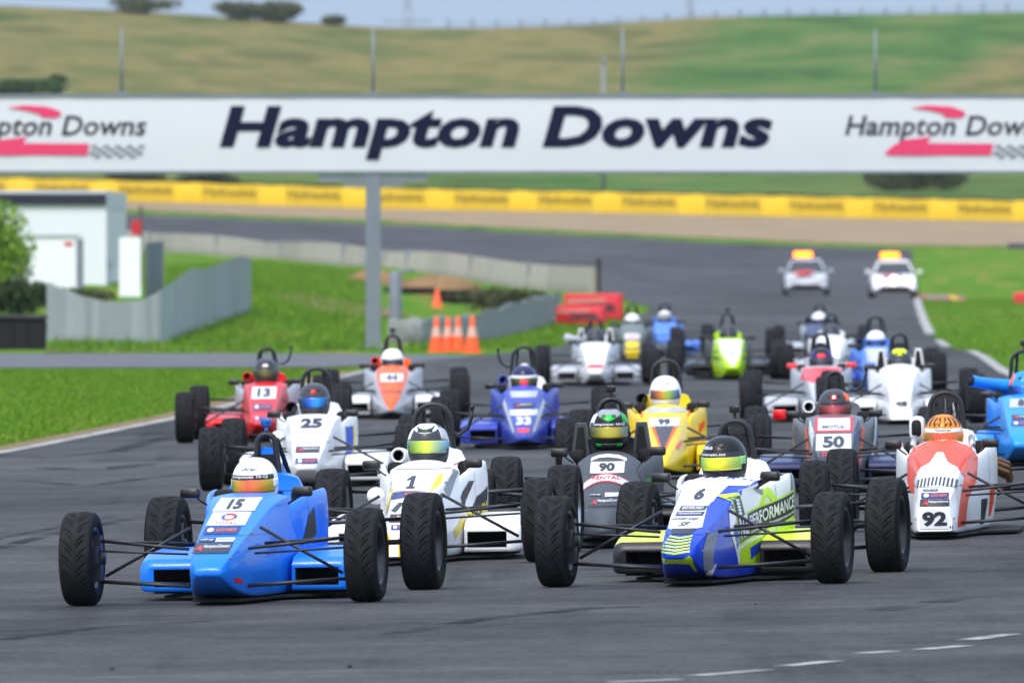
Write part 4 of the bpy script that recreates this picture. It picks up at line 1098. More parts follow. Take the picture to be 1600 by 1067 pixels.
race_car(1304, 771, 2.0, 'silver grey race car number 50 with orange edging behind the number 6 car', 'wedge', p_steel, pod=p_navy, cover=p_steel, hoop='slim', rest=BLACK, rim=DARKRIM, deco=deco50, extra=extra50, scoop=p_white, arm=1,
    driver='driver with dark grey helmet with red badge in the number 50 car',
    helmet=dict(shell=p_hgrey, visor=v_red, hinge=BLACK, band=INK, patches=[(patch(-.22, .22, .48, .82, 1.02, 6, 5), p_red), (patch(-.1, .1, .55, .75, 1.035, 6, 5), p_white), (SIDES[1], p_orange)]))

def deco25(b, p):
    fittings(b, p, [], [(.39, (-.15, .15))])
    lettering(b, T_('25'), (-.09, .50, .09, .575), INK, p, 'number')
    hd(b, p, .305, .355, .20); oval_strip(b, p, .215, .262, .18)
    decal(b, rect(.95, .1, 1.2, .5), BLUES, p, mode='left'); decal(b, rect(1.2, .1, 1.28, .5), YELLOWS, p, mode='left'); decal(b, rect(-.18, .38, .18, .3825), GREYS, p, 'panel_gap', off=.002)
def extra25(root):
    mb = MB(); mb.lathe([(.70, .001), (.69, .03), (.72, .055), (.80, .058), (.88, .03)], 20, 'Y', (-.30, 0, .42)); mb.obj('brake_duct', p_white, root)
race_car(484, 764, 1.8, 'white race car number 25 following the blue number 15 car', 'wedge', p_white, hoop='tall', rim=STEEL, deco=deco25, scoop=p_black, extra=extra25,
    driver='driver with dark helmet and bright blue visor in the white number 25 car', helmet=dict(dz=.06, shell=p_hgrey, visor=v_blue, hinge=BLACK, patches=[(patch(-.25, .25, .5, .7, 1.02, 8, 4), p_red)]))
def deco13(b, p):
    number(b, p, '13', 0, .44, .56, .25, WHITE); oval_strip(b, p, .33, .39, .2); decal(b, [(-.1, .2), (.1, .2), (.12, .29), (-.12, .29)], p_pink, p); oval_strip(b, p, .225, .27, .16)
race_car(412, 690, .8, 'bright red race car number 13 at the left near the grass', 'wedge', p_red, side=p_grey, pod=p_red, scoop=p_red, arm=1, deco=deco13, hoop='std',
    driver='driver with dark grey helmet and olive visor in the red number 13 car', helmet=dict(dz=.05, shell=p_hgrey, visor=v_olive, patches=[(patch(-.25, .25, .45, .65, 1.02, 8, 4), p_white)]))
def deco44(b, p):
    decal(b, [(-.165, .625), (.165, .625), (.185, .54), (.165, .40), (.10, .24), (.02, .115), (-.02, .115), (-.10, .24), (-.165, .40), (-.185, .54)], p_orange, p, 'painted_panel', off=.0025)
    number(b, p, '44', 0, .43, .52, .26, WHITE); lettering(b, ('coltrop', .2, .02, 1.0), (-.11, .30, .11, .335), INK, p)
race_car(612, 655, .5, 'race car with bright orange arrow nose and white sidepods', 'needle', p_grey, side=p_grey, pod=p_white, cover=p_orange, scoop=p_red, camera=BLACK, deco=deco44,
    driver='driver with plain white helmet and dark visor in the orange nosed car', helmet=dict(shell=p_white, visor=v_dark, vent=p_white, hinge=p_white))
def deco33(b, p):
    decal(b, [(-.14, .56), (.14, .56), (.12, .50), (-.12, .50)], p_grey, p); hd(b, p, .40, .45, .18)
    decal(b, [(-.13, .33), (.13, .33), (.14, .385), (-.14, .385)], WHITE, p); lettering(b, T_('33'), (-.07, .24, .07, .315), WHITE, p, 'number'); decal(b, [(-.05, .17), (.05, .17), (.06, .21), (-.06, .21)], p_pink, p)
    for s in (-1, 1): decal(b, [(s * .19, .50), (s * .21, .44), (s * .10, .16), (s * .085, .18)], p_grey, p)
race_car(819, 702, .6, 'violet blue race car number 33 with a white engine cover', 'needle', p_violet, pod=p_violet, cover=p_white, spine=p_white, scoop=p_violet, arm=-1, deco=deco33, hoop='tall',
    driver='driver with dark navy helmet in the violet blue number 33 car', helmet=dict(shell=p_navy, visor=v_olive, band=WHITE, patches=[(patch(-.3, .3, -.3, .1, 1.035, 8, 4), p_pink)]))
def deco99(b, p):
    number(b, p, '99', 0, .435, .505, .25, WHITE)
    decal(b, [(-.11, .445), (.11, .445), (0, .19)], p_orange, p); decal(b, [(-.08, .44), (.08, .44), (0, .23)], p_hgrey, p, off=.005)
    decal(b, [(-.2, .55), (.2, .55), (.15, .59), (-.15, .59)], p_grey, p)
    for s in (-1, 1):
        decal(b, [(s * .10, .27), (s * .15, .33), (s * .155, .29), (s * .12, .24)], p_ored, p); decal(b, [(s * .185, .53), (s * .20, .50), (s * .215, .56), (s * .20, .575)], p_orange, p)
    decal(b, [(1.0, .36), (1.25, .42), (1.3, .48), (1.05, .44)], p_ored, p, mode='left')
race_car(1038, 748, 1.8, 'bright yellow race car number 99 with a grey and orange arrow on its nose', 'needle', p_yel, pod=p_yel, cover=p_yel, scoop=p_black, deco=deco99, hoop='tall',
    driver='driver with plain white helmet and rainbow visor in the yellow number 99 car', helmet=dict(dz=.05, shell=p_white, visor=v_rain, vent=p_white, hinge=p_white, text=[(('Arai', .3, .01, 1.0), (-.035, .074, .035, .094), GREYS)]))
def decoL(b, p):
    number(b, p, '8', -.02, .50, .575, .2, p_grey); hd(b, p, .40, .44, .2); oval_strip(b, p, .35, .39, .2)
def extraL(root):
    mb = MB(); mb.tube([(-.12, 1.4, .68), (-.22, 1.36, .685), (-.30, 1.3, .70), (-.40, 1.2, .72), (-.47, 1.12, .735)], [.06, .06, .054, .05, .052], 14, cap=False); q = mb.obj('air_intake_pipe', p_sky, root)
    mb = MB(); mb.tube([(-.474, 1.115, .736), (-.44, 1.16, .728)], [.04, .038], 14); mb.obj('duct', MATT, q)
race_car(1600, 728, 3.0, 'sky blue race car with a long air intake pipe at the right edge', 'wedge', p_sky, pod=p_sky, cover=p_sky, deco=decoL, extra=extraL, camera=BLACK, hoop='tall',
    driver='driver with blue, orange and yellow helmet in the sky blue car', helmet=dict(shell=p_sky, visor=v_blue, patches=[(SIDES[0], p_orange), (patch(-1.4, 1.4, -.75, -.45, 1.02, 24, 4), p_hiv)]))
def deco14(b, p): lettering(b, T_('48'), (-.07, .20, .07, .255), INK, p, 'number')
race_car(1408, 663, 1.5, 'plain white race car with black hoop and two white head fairings', 'blunt', p_white, wing=p_white, rest=BLACK, deco=deco14,
    driver='driver with yellow and grey helmet in the plain white car', helmet=dict(shell=p_hgrey, visor=v_dark, patches=[(CROWN, p_hiv), (CHIN, p_hiv)]))
def decoP(b, p): decal(b, [(-.2, .59), (.2, .59), (.235, .47), (.1, .43), (-.1, .43), (-.235, .47)], p_pink, p)
race_car(1286, 660, 1.0, 'pale grey race car with pink red nose top and pink mirrors', 'wedge', p_grey, pod=p_grey, mirror=p_pink, deco=decoP, rest=BLACK,
    driver='driver with purple helmet and black hood in the pink topped car', helmet=dict(shell=p_purple, visor=v_dark, patches=[(patch(-.4, .4, .3, .6, 1.02, 8, 4), p_pink), (CROWN, p_black)]))
def deco16(b, p): decal(b, [(-.14, .58), (.14, .58), (.12, .40), (-.12, .40)], p_grey, p)
race_car(1371, 614, 1.0, 'blue race car whose driver wears a white helmet with blue band', 'needle', p_mid, pod=p_violet, scoop=p_navy, hoop='tall', deco=deco16,
    driver='driver with white helmet banded in blue in the blue car', helmet=dict(shell=p_white, visor=v_dark, patches=[(patch(-1.2, 1.2, .05, .3, 1.04, 20, 4), p_mid)]))
race_car(1300, 592, 1.0, 'small white race car in the distant group behind the pink mirrored one', 'blunt', p_white, pod=p_grey, hoop='wide', rest=BLACK,
    driver='driver with grey helmet in the distant white car', helmet=dict(shell=p_hgrey, visor=v_dark))
race_car(1277, 560, 3.0, 'navy race car rearmost on the right of the pack', 'wedge', p_navy, pod=p_grey, side=p_grey, hoop='wide', scoop=p_navy,
    driver='driver with white helmet in the rearmost navy car', helmet=dict(shell=p_white, visor=v_dark))
def deco19(b, p):
    decal(b, [(-.16, .58), (.16, .58), (.13, .40), (0, .19), (-.13, .40)], p_white, p); decal(b, [(-.09, .44), (.09, .44), (.05, .33), (-.05, .33)], p_grey, p, off=.005)
race_car(1143, 594, -1.0, 'lime yellow race car with white pointed panel on its nose', 'wedge', p_lime, pod=p_black, side=p_char, hoop='std', deco=deco19, camera=BLACK, mirror=BLACK,
    driver='driver with dark helmet in the lime yellow car', helmet=dict(shell=p_hgrey, visor=v_dark))
race_car(1038, 557, 1.0, 'mid blue race car far back in the centre of the track', 'wedge', p_mid, pod=p_mid, hoop='wide',
    driver='driver with white helmet in the far mid blue car', helmet=dict(shell=p_white, visor=v_dark, patches=[(RINGB, p_hgrey)]))
def deco21(b, p):
    decal(b, [(-.13, .20), (.13, .20), (.09, .05), (-.09, .05)], p_yel, p); decal(b, [(-.12, .33), (.12, .33), (.11, .24), (-.11, .24)], p_yel, p); decal(b, [(-.13, .46), (.13, .46), (.12, .38), (-.12, .38)], p_white, p); decal(b, rect(-.09, .40, .09, .43), p_pink, p, off=.005)
race_car(988, 564, .5, 'olive grey race car with yellow nose tip far back', 'blunt', p_olive, pod=p_char, deco=deco21,
    driver='driver with white helmet in the far olive grey car', helmet=dict(shell=p_white, visor=v_dark))
def deco22(b, p): decal(b, [(-.1, .25), (.1, .25), (.11, .31), (-.11, .31)], p_pink, p)
def extra22(root):
    mb = MB(); mb.tube([(-.16, 1.35, .60), (-.30, 1.25, .64), (-.42, 1.15, .68)], [.07, .06, .055], 12); mb.obj('air_intake_pipe', p_grey, root)
race_car(931, 603, .5, 'white race car with a side intake pipe ahead of the red barriers', 'wedge', p_white, pod=p_grey, side=p_grey, deco=deco22, extra=extra22, hoop='wide', wing=p_white,
    driver='driver with dark grey helmet in the white car with side intake', helmet=dict(shell=p_hgrey, visor=v_dark))
# ------------------------------------------------------------------ trackside
GALV = plain('galvanised', C(128, 136, 144), .55, .35, 0, .2, 3)
CONC = plain('concrete', C(168, 162, 150), .9, 0, 0, .25, .8, .2, .5, 8)
CORR = plain('corrugated_grey', C(176, 184, 188), .6, .1, 0, .12, 1.2)
def vary_by_object(m, amount):
    nt = m.node_tree; N, L = nt.nodes, nt.links; p = N['Principled BSDF']; old = p.inputs['Base Color'].links[0].from_socket
    oi = N.new('ShaderNodeObjectInfo'); mr = N.new('ShaderNodeMapRange'); mr.inputs['To Min'].default_value = 1 - amount; mr.inputs['To Max'].default_value = 1 + amount * .5
    L.new(oi.outputs['Random'], mr.inputs['Value']); vm = N.new('ShaderNodeVectorMath'); vm.operation = 'SCALE'; L.new(old, vm.inputs[0]); L.new(mr.outputs['Result'], vm.inputs['Scale']); L.new(vm.outputs[0], p.inputs['Base Color'])
vary_by_object(CORR, .16); vary_by_object(CONC, .16)
BANNER = plain('banner_vinyl', C(212, 213, 218), .55, 0, 0, .05, .6, .4, .25, 1.2)
BINK = plain('banner_navy', C(14, 20, 50), .7, 0, 0, .06, 2, .15)
BRED = plain('banner_red', C(226, 56, 104), .6, 0, 0, .06, 2)
YBAN = plain('wall_yellow', C(222, 186, 24), .6, 0, 0, .10, .5)
YBLK = plain('wall_bright_yellow', C(238, 198, 26), .55, 0, 0, .08, .8)
CONE = plain('cone_orange', C(250, 92, 30), .55, 0, 0, .1, 3)
REFL = plain('cone_band', C(214, 168, 150), .4, 0, 0, .1, 5)
BARR = plain('barrier_red', C(214, 44, 54), .6, 0, 0, .15, 2)

def gantry():
    d = 249.0; k = d / F
    base = at(583, d)
    g = empty('start_gantry', base, 'white advertising gantry lettered Hampton Downs spanning the track', 'gantry')
    def w(u, y, dd=0.0): v = W(u, y, d + dd); return v - base
    X0, X1 = -420, 2350
    zt, zb = w(0, 151).z, w(0, 267).z
    def panelx(a, b):
        mb = MB(); n = 70
        vs = []
        for i in range(n + 1):
            for j in range(7):
                x = w(a, 0).x + (w(b, 0).x - w(a, 0).x) * i / n; z = zb + (zt - zb) * j / 6
                bulge = -.02 * math.sin(math.pi * j / 6) + .009 * math.sin(i * 2.1 + j) * math.sin(i * .37)
                vs.append((x, bulge - .02, z))
        mb.add(vs, [(i * 7 + j, (i + 1) * 7 + j, (i + 1) * 7 + j + 1, i * 7 + j + 1) for i in range(n) for j in range(6)], True)
        mb.obj('banner_panel', BANNER, g)
    edges = [-420, 2350]
    for a, b in zip(edges[:-1], edges[1:]): panelx(a + .4, b - .4)
    mb = MB(); mb.box((w(965, 0).x, .12, (zt + zb) / 2), (w(X1, 0).x - w(X0, 0).x, .2, zt - zb - .02)); mb.obj('sign_backing', GALV, g)
    for zz in (zt + .02, zb - .03):
        mb = MB(); mb.box((w(965, 0).x, .08, zz), (w(X1, 0).x - w(X0, 0).x, .28, .05)); mb.obj('rail', GALV, g)
    for uu in (583, 2120, -300):
        x = w(uu, 0).x; gz = at(uu, d).z - base.z
        mb = MB(); mb.box((x, .1, (zb + gz - .4) / 2), (.29, .29, zb - gz + .4)); q = mb.obj('pole', GALV, g)
        mb = MB(); mb.box((x, .1, gz + .04), (.5, .5, .05)); mb.obj('base_plate', GALV, q)
        mb = MB(); mb.box((x, .05, zb - .14), (2.1, .14, .14)); mb.box((x, .05, zb - .28), (1.2, .1, .08)); mb.obj('bracket', GALV, q)
    for uu in (190, 583, 973, 1368, 1760):
        x = w(uu, 0).x; mb = MB(); mb.tube([(x, .1, zt), (x, .1, zt + 1.32)], [.03, .022], 8); mb.box((x, .1, zt + .06), (.22, .16, .05)); mb.obj('mast', GALV, g)
    for uu in range(60, 1700, 97):
        mb = MB(); mb.tube([(w(uu, 0).x, -.06, zb - .06), (w(uu, 0).x, -.08, zb - .02)], .02, 6); mb.obj('tie', STEEL, g)
    def put(key, u0, y0, u1, y1, mat, name='lettering', dep=-.05):
        v, f, _ = TEXTS[key]; a, b = w(u0, y1), w(u1, y0)
        me = bpy.data.meshes.new(name); me.from_pydata([(a.x + (b.x - a.x) * p[0], dep, a.z + (b.z - a.z) * p[1]) for p in v], [], f); me.update(); link(name, me, g, mat)
    put(('Hampton Downs', .2, .042, 1.04), 343, 166, 1207, 250, BINK)
    def poly(pts, mat, name, dep=-.052):
        mb = MB(); q = [(w(a, b).x, w(a, b).z) for a, b in pts]; mb.prism(q, (0, dep, 0), (1, 0, 0), (0, 0, 1), (0, .006, 0)); mb.obj(name, mat, g)
    for off in (0, 1412, -1412 + 0):
        if off < 0: continue
        o = off - 92 if off == 0 else 1320
        put(('Hampton Downs', .22, .018, 1.02), o, 181, o + 321, 222, INK)
        poly([(o + 103, 169), (o + 130, 165), (o + 165, 167), (o + 186, 174), (o + 188, 180), (o + 180, 185), (o + 158, 184), (o + 152, 178), (o + 132, 173)], BRED, 'swoosh')
        poly([(o + 62, 240), (o + 75, 228), (o + 92, 219), (o + 135, 214), (o + 128, 224), (o + 232, 225), (o + 228, 243), (o + 70, 243)], BRED, 'swoosh')
        for r_ in range(4):
            for c_ in range(9):
                if (r_ + c_) % 2 == 0:
                    x, y = o + 236 + c_ * 9.2 - r_ * 1.5, 227 + r_ * 5
                    poly([(x, y), (x + 8.5, y), (x + 7, y + 5), (x - 1.5, y + 5)], GREYS, 'chequer')
gantry()

def yellow_wall():
    d = 803.0; k = d / F
    root = empty('advertising_wall', at(800, d), 'long yellow advertising wall behind the gravel trap', 'wall')
    o = root.location
    pitch = 131.0; u = -470.0; H = 1.3
    T1 = ('Hydraulink', .0, .0, 1.0)
    while u < 2100:
        for (a, b, m, nm, bul) in ((u, u + 88, YBAN, 'banner_panel', .03), (u + 88.2, u + 130.8, YBLK, 'yellow_block', .07)):
            A, B = at(a, d) - o, at(b, d) - o
            n = 6; vs = []
            for i in range(n + 1):
                p = A.lerp(B, i / n)
                for j in range(6):
                    f = j / 5; vs.append((p.x, p.y - bul * math.sin(math.pi * min(1, f * 1.0)) * math.sin(math.pi * i / n) ** .5 - .02, p.z - .12 + (H + .12) * f + .03 * math.sin(a + i)))
            mb = MB(); mb.add(vs, [(i * 6 + j, (i + 1) * 6 + j, (i + 1) * 6 + j + 1, i * 6 + j + 1) for i in range(n) for j in range(5)], True)
            b0 = len(mb.v); mb.add([(x, y + .6, z) for x, y, z in [vs[5], vs[n * 6 + 5]]] + [vs[5], vs[n * 6 + 5]], [(2, 3, 1, 0)])
            q = mb.obj(nm, m, root)
            if nm == 'banner_panel':
                v, f, _ = TEXTS[T1]; me = bpy.data.meshes.new('lettering')
                me.from_pydata([(A.x + (B.x - A.x) * (.04 + .92 * x), A.y - .14, A.z + (B.z - A.z) * x + .42 + .62 * y) for x, y in v], [], f); me.update(); link('lettering', me, q, plain('wall_print', C(74, 62, 24), .7))
        u += pitch
    mb = MB(); vs = []
    us = np.linspace(-470, 2100, 90)
    for uu in us:
        p = at(uu, d) - o
        for (dy, z) in ((.62, -.2), (.62, 1.38 + random.uniform(0, .1)), (1.5, 1.35), (1.5, -.2)): vs.append((p.x, p.y + dy, p.z + z))
    mb.add(vs, [(4 * i + j, 4 * i + (j + 1) % 4, 4 * i + 4 + (j + 1) % 4, 4 * i + 4 + j) for i in range(len(us) - 1) for j in range(4)]); mb.obj('rubber_backing', MATT, root)
yellow_wall()

def concrete_wall():
    pts = [(-500, 690), (0, 660), (250, 620), (400, 585), (600, 535), (760, 495), (930, 450)]
    root = empty('concrete_wall', at(600, 535), 'low pale concrete wall along the inside of the far bend', 'wall'); o = root.location
    P2 = [Vector(ud(*p)) for p in pts]; L_ = [0]
    for a, b in zip(P2[:-1], P2[1:]): L_.append(L_[-1] + (b - a).length)
    def pos(s):
        for i in range(len(P2) - 1):
            if s <= L_[i + 1] + 1e-6: return P2[i].lerp(P2[i + 1], (s - L_[i]) / (L_[i + 1] - L_[i]))
        return P2[-1]
    n = 30
    for i in range(n):
        a, b = pos(L_[-1] * i / n + .06), pos(L_[-1] * (i + 1) / n - .06)
        t = (b - a).normalized(); nn = Vector((t.y, -t.x)) * .15
        za, zb = zfun(a.x, a.y), zfun(b.x, b.y)
        vs = []
        for q, z in ((a, za), (b, zb)):
            for sgn, zz, k in ((1, -.3, 1.6), (1, .25, 1.5), (1, .9, .7), (-1, .9, .7), (-1, .25, 1.5), (-1, -.3, 1.6)): vs.append((q.x + nn.x * sgn * k - o.x, q.y + nn.y * sgn * k - o.y, z + zz - o.z))
        mb = MB(); mb.add(vs, [(j, (j + 1) % 6, 6 + (j + 1) % 6, 6 + j) for j in range(6)] + [(0, 1, 2, 3, 4, 5), (11, 10, 9, 8, 7, 6)]); mb.obj('wall_panel', CONC, root)
        if i % 3 == 0:
            mb = MB(); mb.box((a.x - o.x + nn.x, a.y - o.y - .2, za + .4 - o.z), (.16, .12, 1.2)); mb.obj('post', GALV, root)
    e = P2[-1]; mb = MB(); mb.box((e.x - o.x + .12, e.y - o.y, zfun(e.x, e.y) + .55 - o.z), (.14, .14, 1.3)); mb.obj('post', MATT, root)
concrete_wall()

def sheet_fence(name, label, path, mat, pw, cat, amp=.035, corr=True, thick=.03):
    """path of (u, d, top row, bottom row); every sheet is a part"""
    root = empty(name, at(path[0][0], path[0][1]), label, cat); o = root.location
    A = np.array(path, float); s = np.concatenate([[0], np.cumsum(np.hypot(np.diff((A[:, 0] - CX) * A[:, 1] / F), np.diff(A[:, 1])))])
    n = max(2, int(s[-1] / pw))
    for i in range(n):
        vs = []; m = 12
        for j in range(m + 1):
            q = s[-1] * (i + j / m * .985) / n
            u, d, yt, yb = (np.interp(q, s, A[:, k]) for k in range(4))
            x = (u - CX) * d / F; off = amp * math.sin(j * math.pi / 1.5) if corr else 0
            zt = EYE - (yt - YH) * d / F + (.01 * math.sin(i * 3.7)); zb = min(EYE - (yb - YH) * d / F, zfun(x, d)) - .12
            for z, t in ((zb, 0), (zt, 0), (zt, thick), (zb, thick)): vs.append((x - o.x, d + off + t - o.y, z - o.z))
        mb = MB(); mb.add(vs, [(4 * j + k, 4 * j + (k + 1) % 4, 4 * j + 4 + (k + 1) % 4, 4 * j + 4 + k) for j in range(m) for k in range(4)] + [(0, 1, 2, 3), (4 * m + 3, 4 * m + 2, 4 * m + 1, 4 * m)])
        mb.obj('fence_sheet', mat, root)
    return root
sheet_fence('corrugated_fence', 'grey corrugated fence with a dipping top on the grass bank', [(73, 263, 442, 522), (134, 262, 464, 530), (172, 261, 472, 535), (223, 260, 469, 537), (252, 259, 453, 537), (300, 274, 419, 505), (319, 279, 421, 498), (376, 294, 400, 482), (392, 299, 403, 478)], CORR, .32, 'fence')
sheet_fence('fence_panel', 'tall narrow grey panel standing behind the corrugated fence', [(227, 290, 380, 500), (256, 292, 376, 498)], CORR, .2, 'panel')

def mesh_fence():
    path = [(606, 262, 500, 546), (660, 262, 497, 545), (735, 266, 493, 545), (790, 290, 476, 530), (850, 320, 460, 506), (876, 335, 458, 496)]
    A = np.array(path, float); root = None
    n, m = 90, 8; vs = []; nr = np.random.default_rng(3)
    o = at(606, 262)
    for side in (0, .22):
        for i in range(n):
            f = i / (n - 1) * (len(path) - 1)
            u, d, yt, yb = (np.interp(f, range(len(path)), A[:, k]) for k in range(4))
            x = (u - CX) * d / F; zt = EYE - (yt - YH) * d / F + .03 * math.sin(i * .6); zb = min(EYE - (yb - YH) * d / F, zfun(x, d)) - .06
            for j in range(m):
                g = j / (m - 1); b = math.sin(math.pi * g) * .10
                vs.append((x - o.x + nr.normal() * .012, d + (side - b if side == 0 else side + b) + nr.normal() * .02 - o.y, zb + (zt - zb) * g - o.z + nr.normal() * .008))
    fs = []
    for sd_ in (0, 1):
        b = sd_ * n * m; fs += [(b + i * m + j, b + (i + 1) * m + j, b + (i + 1) * m + j + 1, b + i * m + j + 1) for i in range(n - 1) for j in range(m - 1)]
    fs += [(i * m + m - 1, (i + 1) * m + m - 1, n * m + (i + 1) * m + m - 1, n * m + i * m + m - 1) for i in range(n - 1)]
    mb = MB(); mb.add(vs, fs, True)
    q = mb.obj('tyre_bale_wall', plain('bale_grey', C(140, 144, 142), .85, 0, 0, .5, 9, .3, .8, 30), None, label='low rumpled grey barrier of wrapped bales behind the cones', cat='barrier'); q.location = o
mesh_fence()

def cone(u, y, h_px, label):
    lo = on_ground(u, y); lo.z = zfun(lo.x, lo.y); h = h_px * lo.y / F
    r = empty('traffic_cone', lo, label, 'traffic cone', 'orange traffic cones by the gantry pole')
    s = h / .7
    mb = MB(); mb.lathe([(.03, .145), (.30, .105), (.31, .103)], 20, 'Z'); q = mb.obj('cone_body', CONE, r); q.scale = (s, s, s)
    mb = MB(); mb.lathe([(.50, .062), (.70, .03), (.705, .001)], 20, 'Z'); q = mb.obj('cone_tip', CONE, r); q.scale = (s, s, s)
    mb = MB(); mb.lathe([(.31, .103), (.50, .062)], 20, 'Z'); q = mb.obj('reflective_band', REFL, r); q.scale = (s, s, s)
    mb = MB(); mb.box((0, 0, .015), (.36, .36, .03)); q = mb.obj('base', CONE, r); q.scale = (s, s, s)
cone(682, 548, 56, 'orange traffic cone, leftmost of the row of four'); cone(700, 547, 54, 'orange traffic cone, second from left in the row of four'); cone(716, 547, 55, 'orange traffic cone, third from left in the row of four'); cone(738, 549, 58, 'orange traffic cone, rightmost and largest of the row of four')
def far_cone():
    p = at(683, 368); r = empty('traffic_cone', p, 'single far orange cone up the bank beside the earth mound', 'traffic cone')
    mb = MB(); mb.lathe([(.0, .16), (.03, .14), (.55, .03), (.551, .001)], 16, 'Z'); mb.obj('cone_body', CONE, r)
    mb = MB(); mb.box((0, 0, .02), (.36, .36, .035)); mb.obj('base', CONE, r)
far_cone()

def red_block(u0, u1, yt, yb, d, label, rz):
    p = at((u0 + u1) / 2, d); z1 = EYE - (yt - YH) * d / F - p.z; w = (u1 - u0) * d / F
    r = empty('foam_barrier', p, label, 'barrier', 'red foam barriers'); r.rotation_euler = (0, 0, R(rz))
    mb = MB(); mb.rbox((0, .2, z1 / 2), (w, .4, z1), .06); mb.obj('block', BARR, r)
    v, f, _ = TEXTS[('MOTUL', 0, .03, 1.0)]
    mb = MB(); mb.prism([(-w * .22, z1 * .3), (w * .36, z1 * .34), (w * .34, z1 * .62), (-w * .18, z1 * .6)], (0, -.012, 0), (1, 0, 0), (0, 0, 1), (0, .008, 0)); mb.obj('logo_patch', plain('logo_dark_red', C(96, 40, 48), .6), r)
    mb = MB(); mb.prism([(-w * .46, z1 * .66), (w * .2, z1 * .72), (w * .2, z1 * .80), (-w * .46, z1 * .75)], (0, -.012, 0), (1, 0, 0), (0, 0, 1), (0, .008, 0)); mb.obj('stripe', REFL, r)
red_block(868, 945, 478, 508, 322, 'front red foam barrier block with dark logo', -6); red_block(882, 974, 459, 497, 345, 'rear red foam barrier block with pale stripe', 4)

def blob(name, label, cat, u, d, rx, rz, mat, seed, ry=None, sink=.1):
    o = at(u, d); nr = random.Random(seed); ph = [nr.uniform(0, 6) for _ in range(8)]
    n, m = 28, 12; vs = []
    for i in range(m):
        t = i / (m - 1) * math.pi / 2
        for j in range(n):
            a = 2 * math.pi * j / n; k = 1 + .16 * math.sin(3 * a + ph[0]) + .1 * math.sin(5 * a + ph[1] + 3 * t) + .07 * math.sin(9 * a + ph[2] + 7 * t)
            vs.append((rx * k * math.cos(t) * math.cos(a), (ry or rx) * k * math.cos(t) * math.sin(a), rz * math.sin(t) * (1 + .1 * math.sin(4 * a + ph[3])) - sink))
    mb = MB(); mb.add(vs, [(i * n + j, i * n + (j + 1) % n, (i + 1) * n + (j + 1) % n, (i + 1) * n + j) for i in range(m - 1) for j in range(n)], True)
    q = mb.obj(name, mat, None, label=label, cat=cat); q.location = o
clay = plain('clay', C(138, 110, 78), .95, 0, 0, .35, 3, .1, .8, 12)
blob('earth_mound', 'orange brown heap of earth below the concrete wall', 'earth mound', 684, 405, 1.5, .72, clay, 2)
blob('earth_mound', 'smaller brown heap of earth partly behind the gantry pole', 'earth mound', 588, 430, 1.1, .5, clay, 5)
def tyre_pile(u, d, label, n):
    r = empty('tyre_pile', at(u, d), label, 'tyres')
    for i in range(n):
        mb = MB(); mb.lathe([(-.1, .18), (-.1, .28), (-.05, .32), (.05, .32), (.1, .28), (.1, .18)], 18, 'Z', ((i % 3) * .5 - .5, 0, .12 + .22 * (i // 3)), True); mb.obj('tyre', RUB, r)
tyre_pile(718, 388, 'pile of black tyres on the earth mound', 5)
tyre_pile(640, 400, 'few black tyres lying left of the earth mound', 3)
def conc_post():
    r = at(618, 318); mb = MB(); h = (505 - 432) * 318 / F
    mb.lathe([(-.2, .16), (h - .05, .15), (h, .13), (h, .001)], 20, 'Z'); mb.tube([(0, 0, h - .1), (.2, 0, h + .02), (.45, 0, h + .04)], .035, 8)
    q = mb.obj('bollard_post', GALV, None, label='thick grey post with a short arm right of the gantry pole', cat='post'); q.location = r
conc_post()

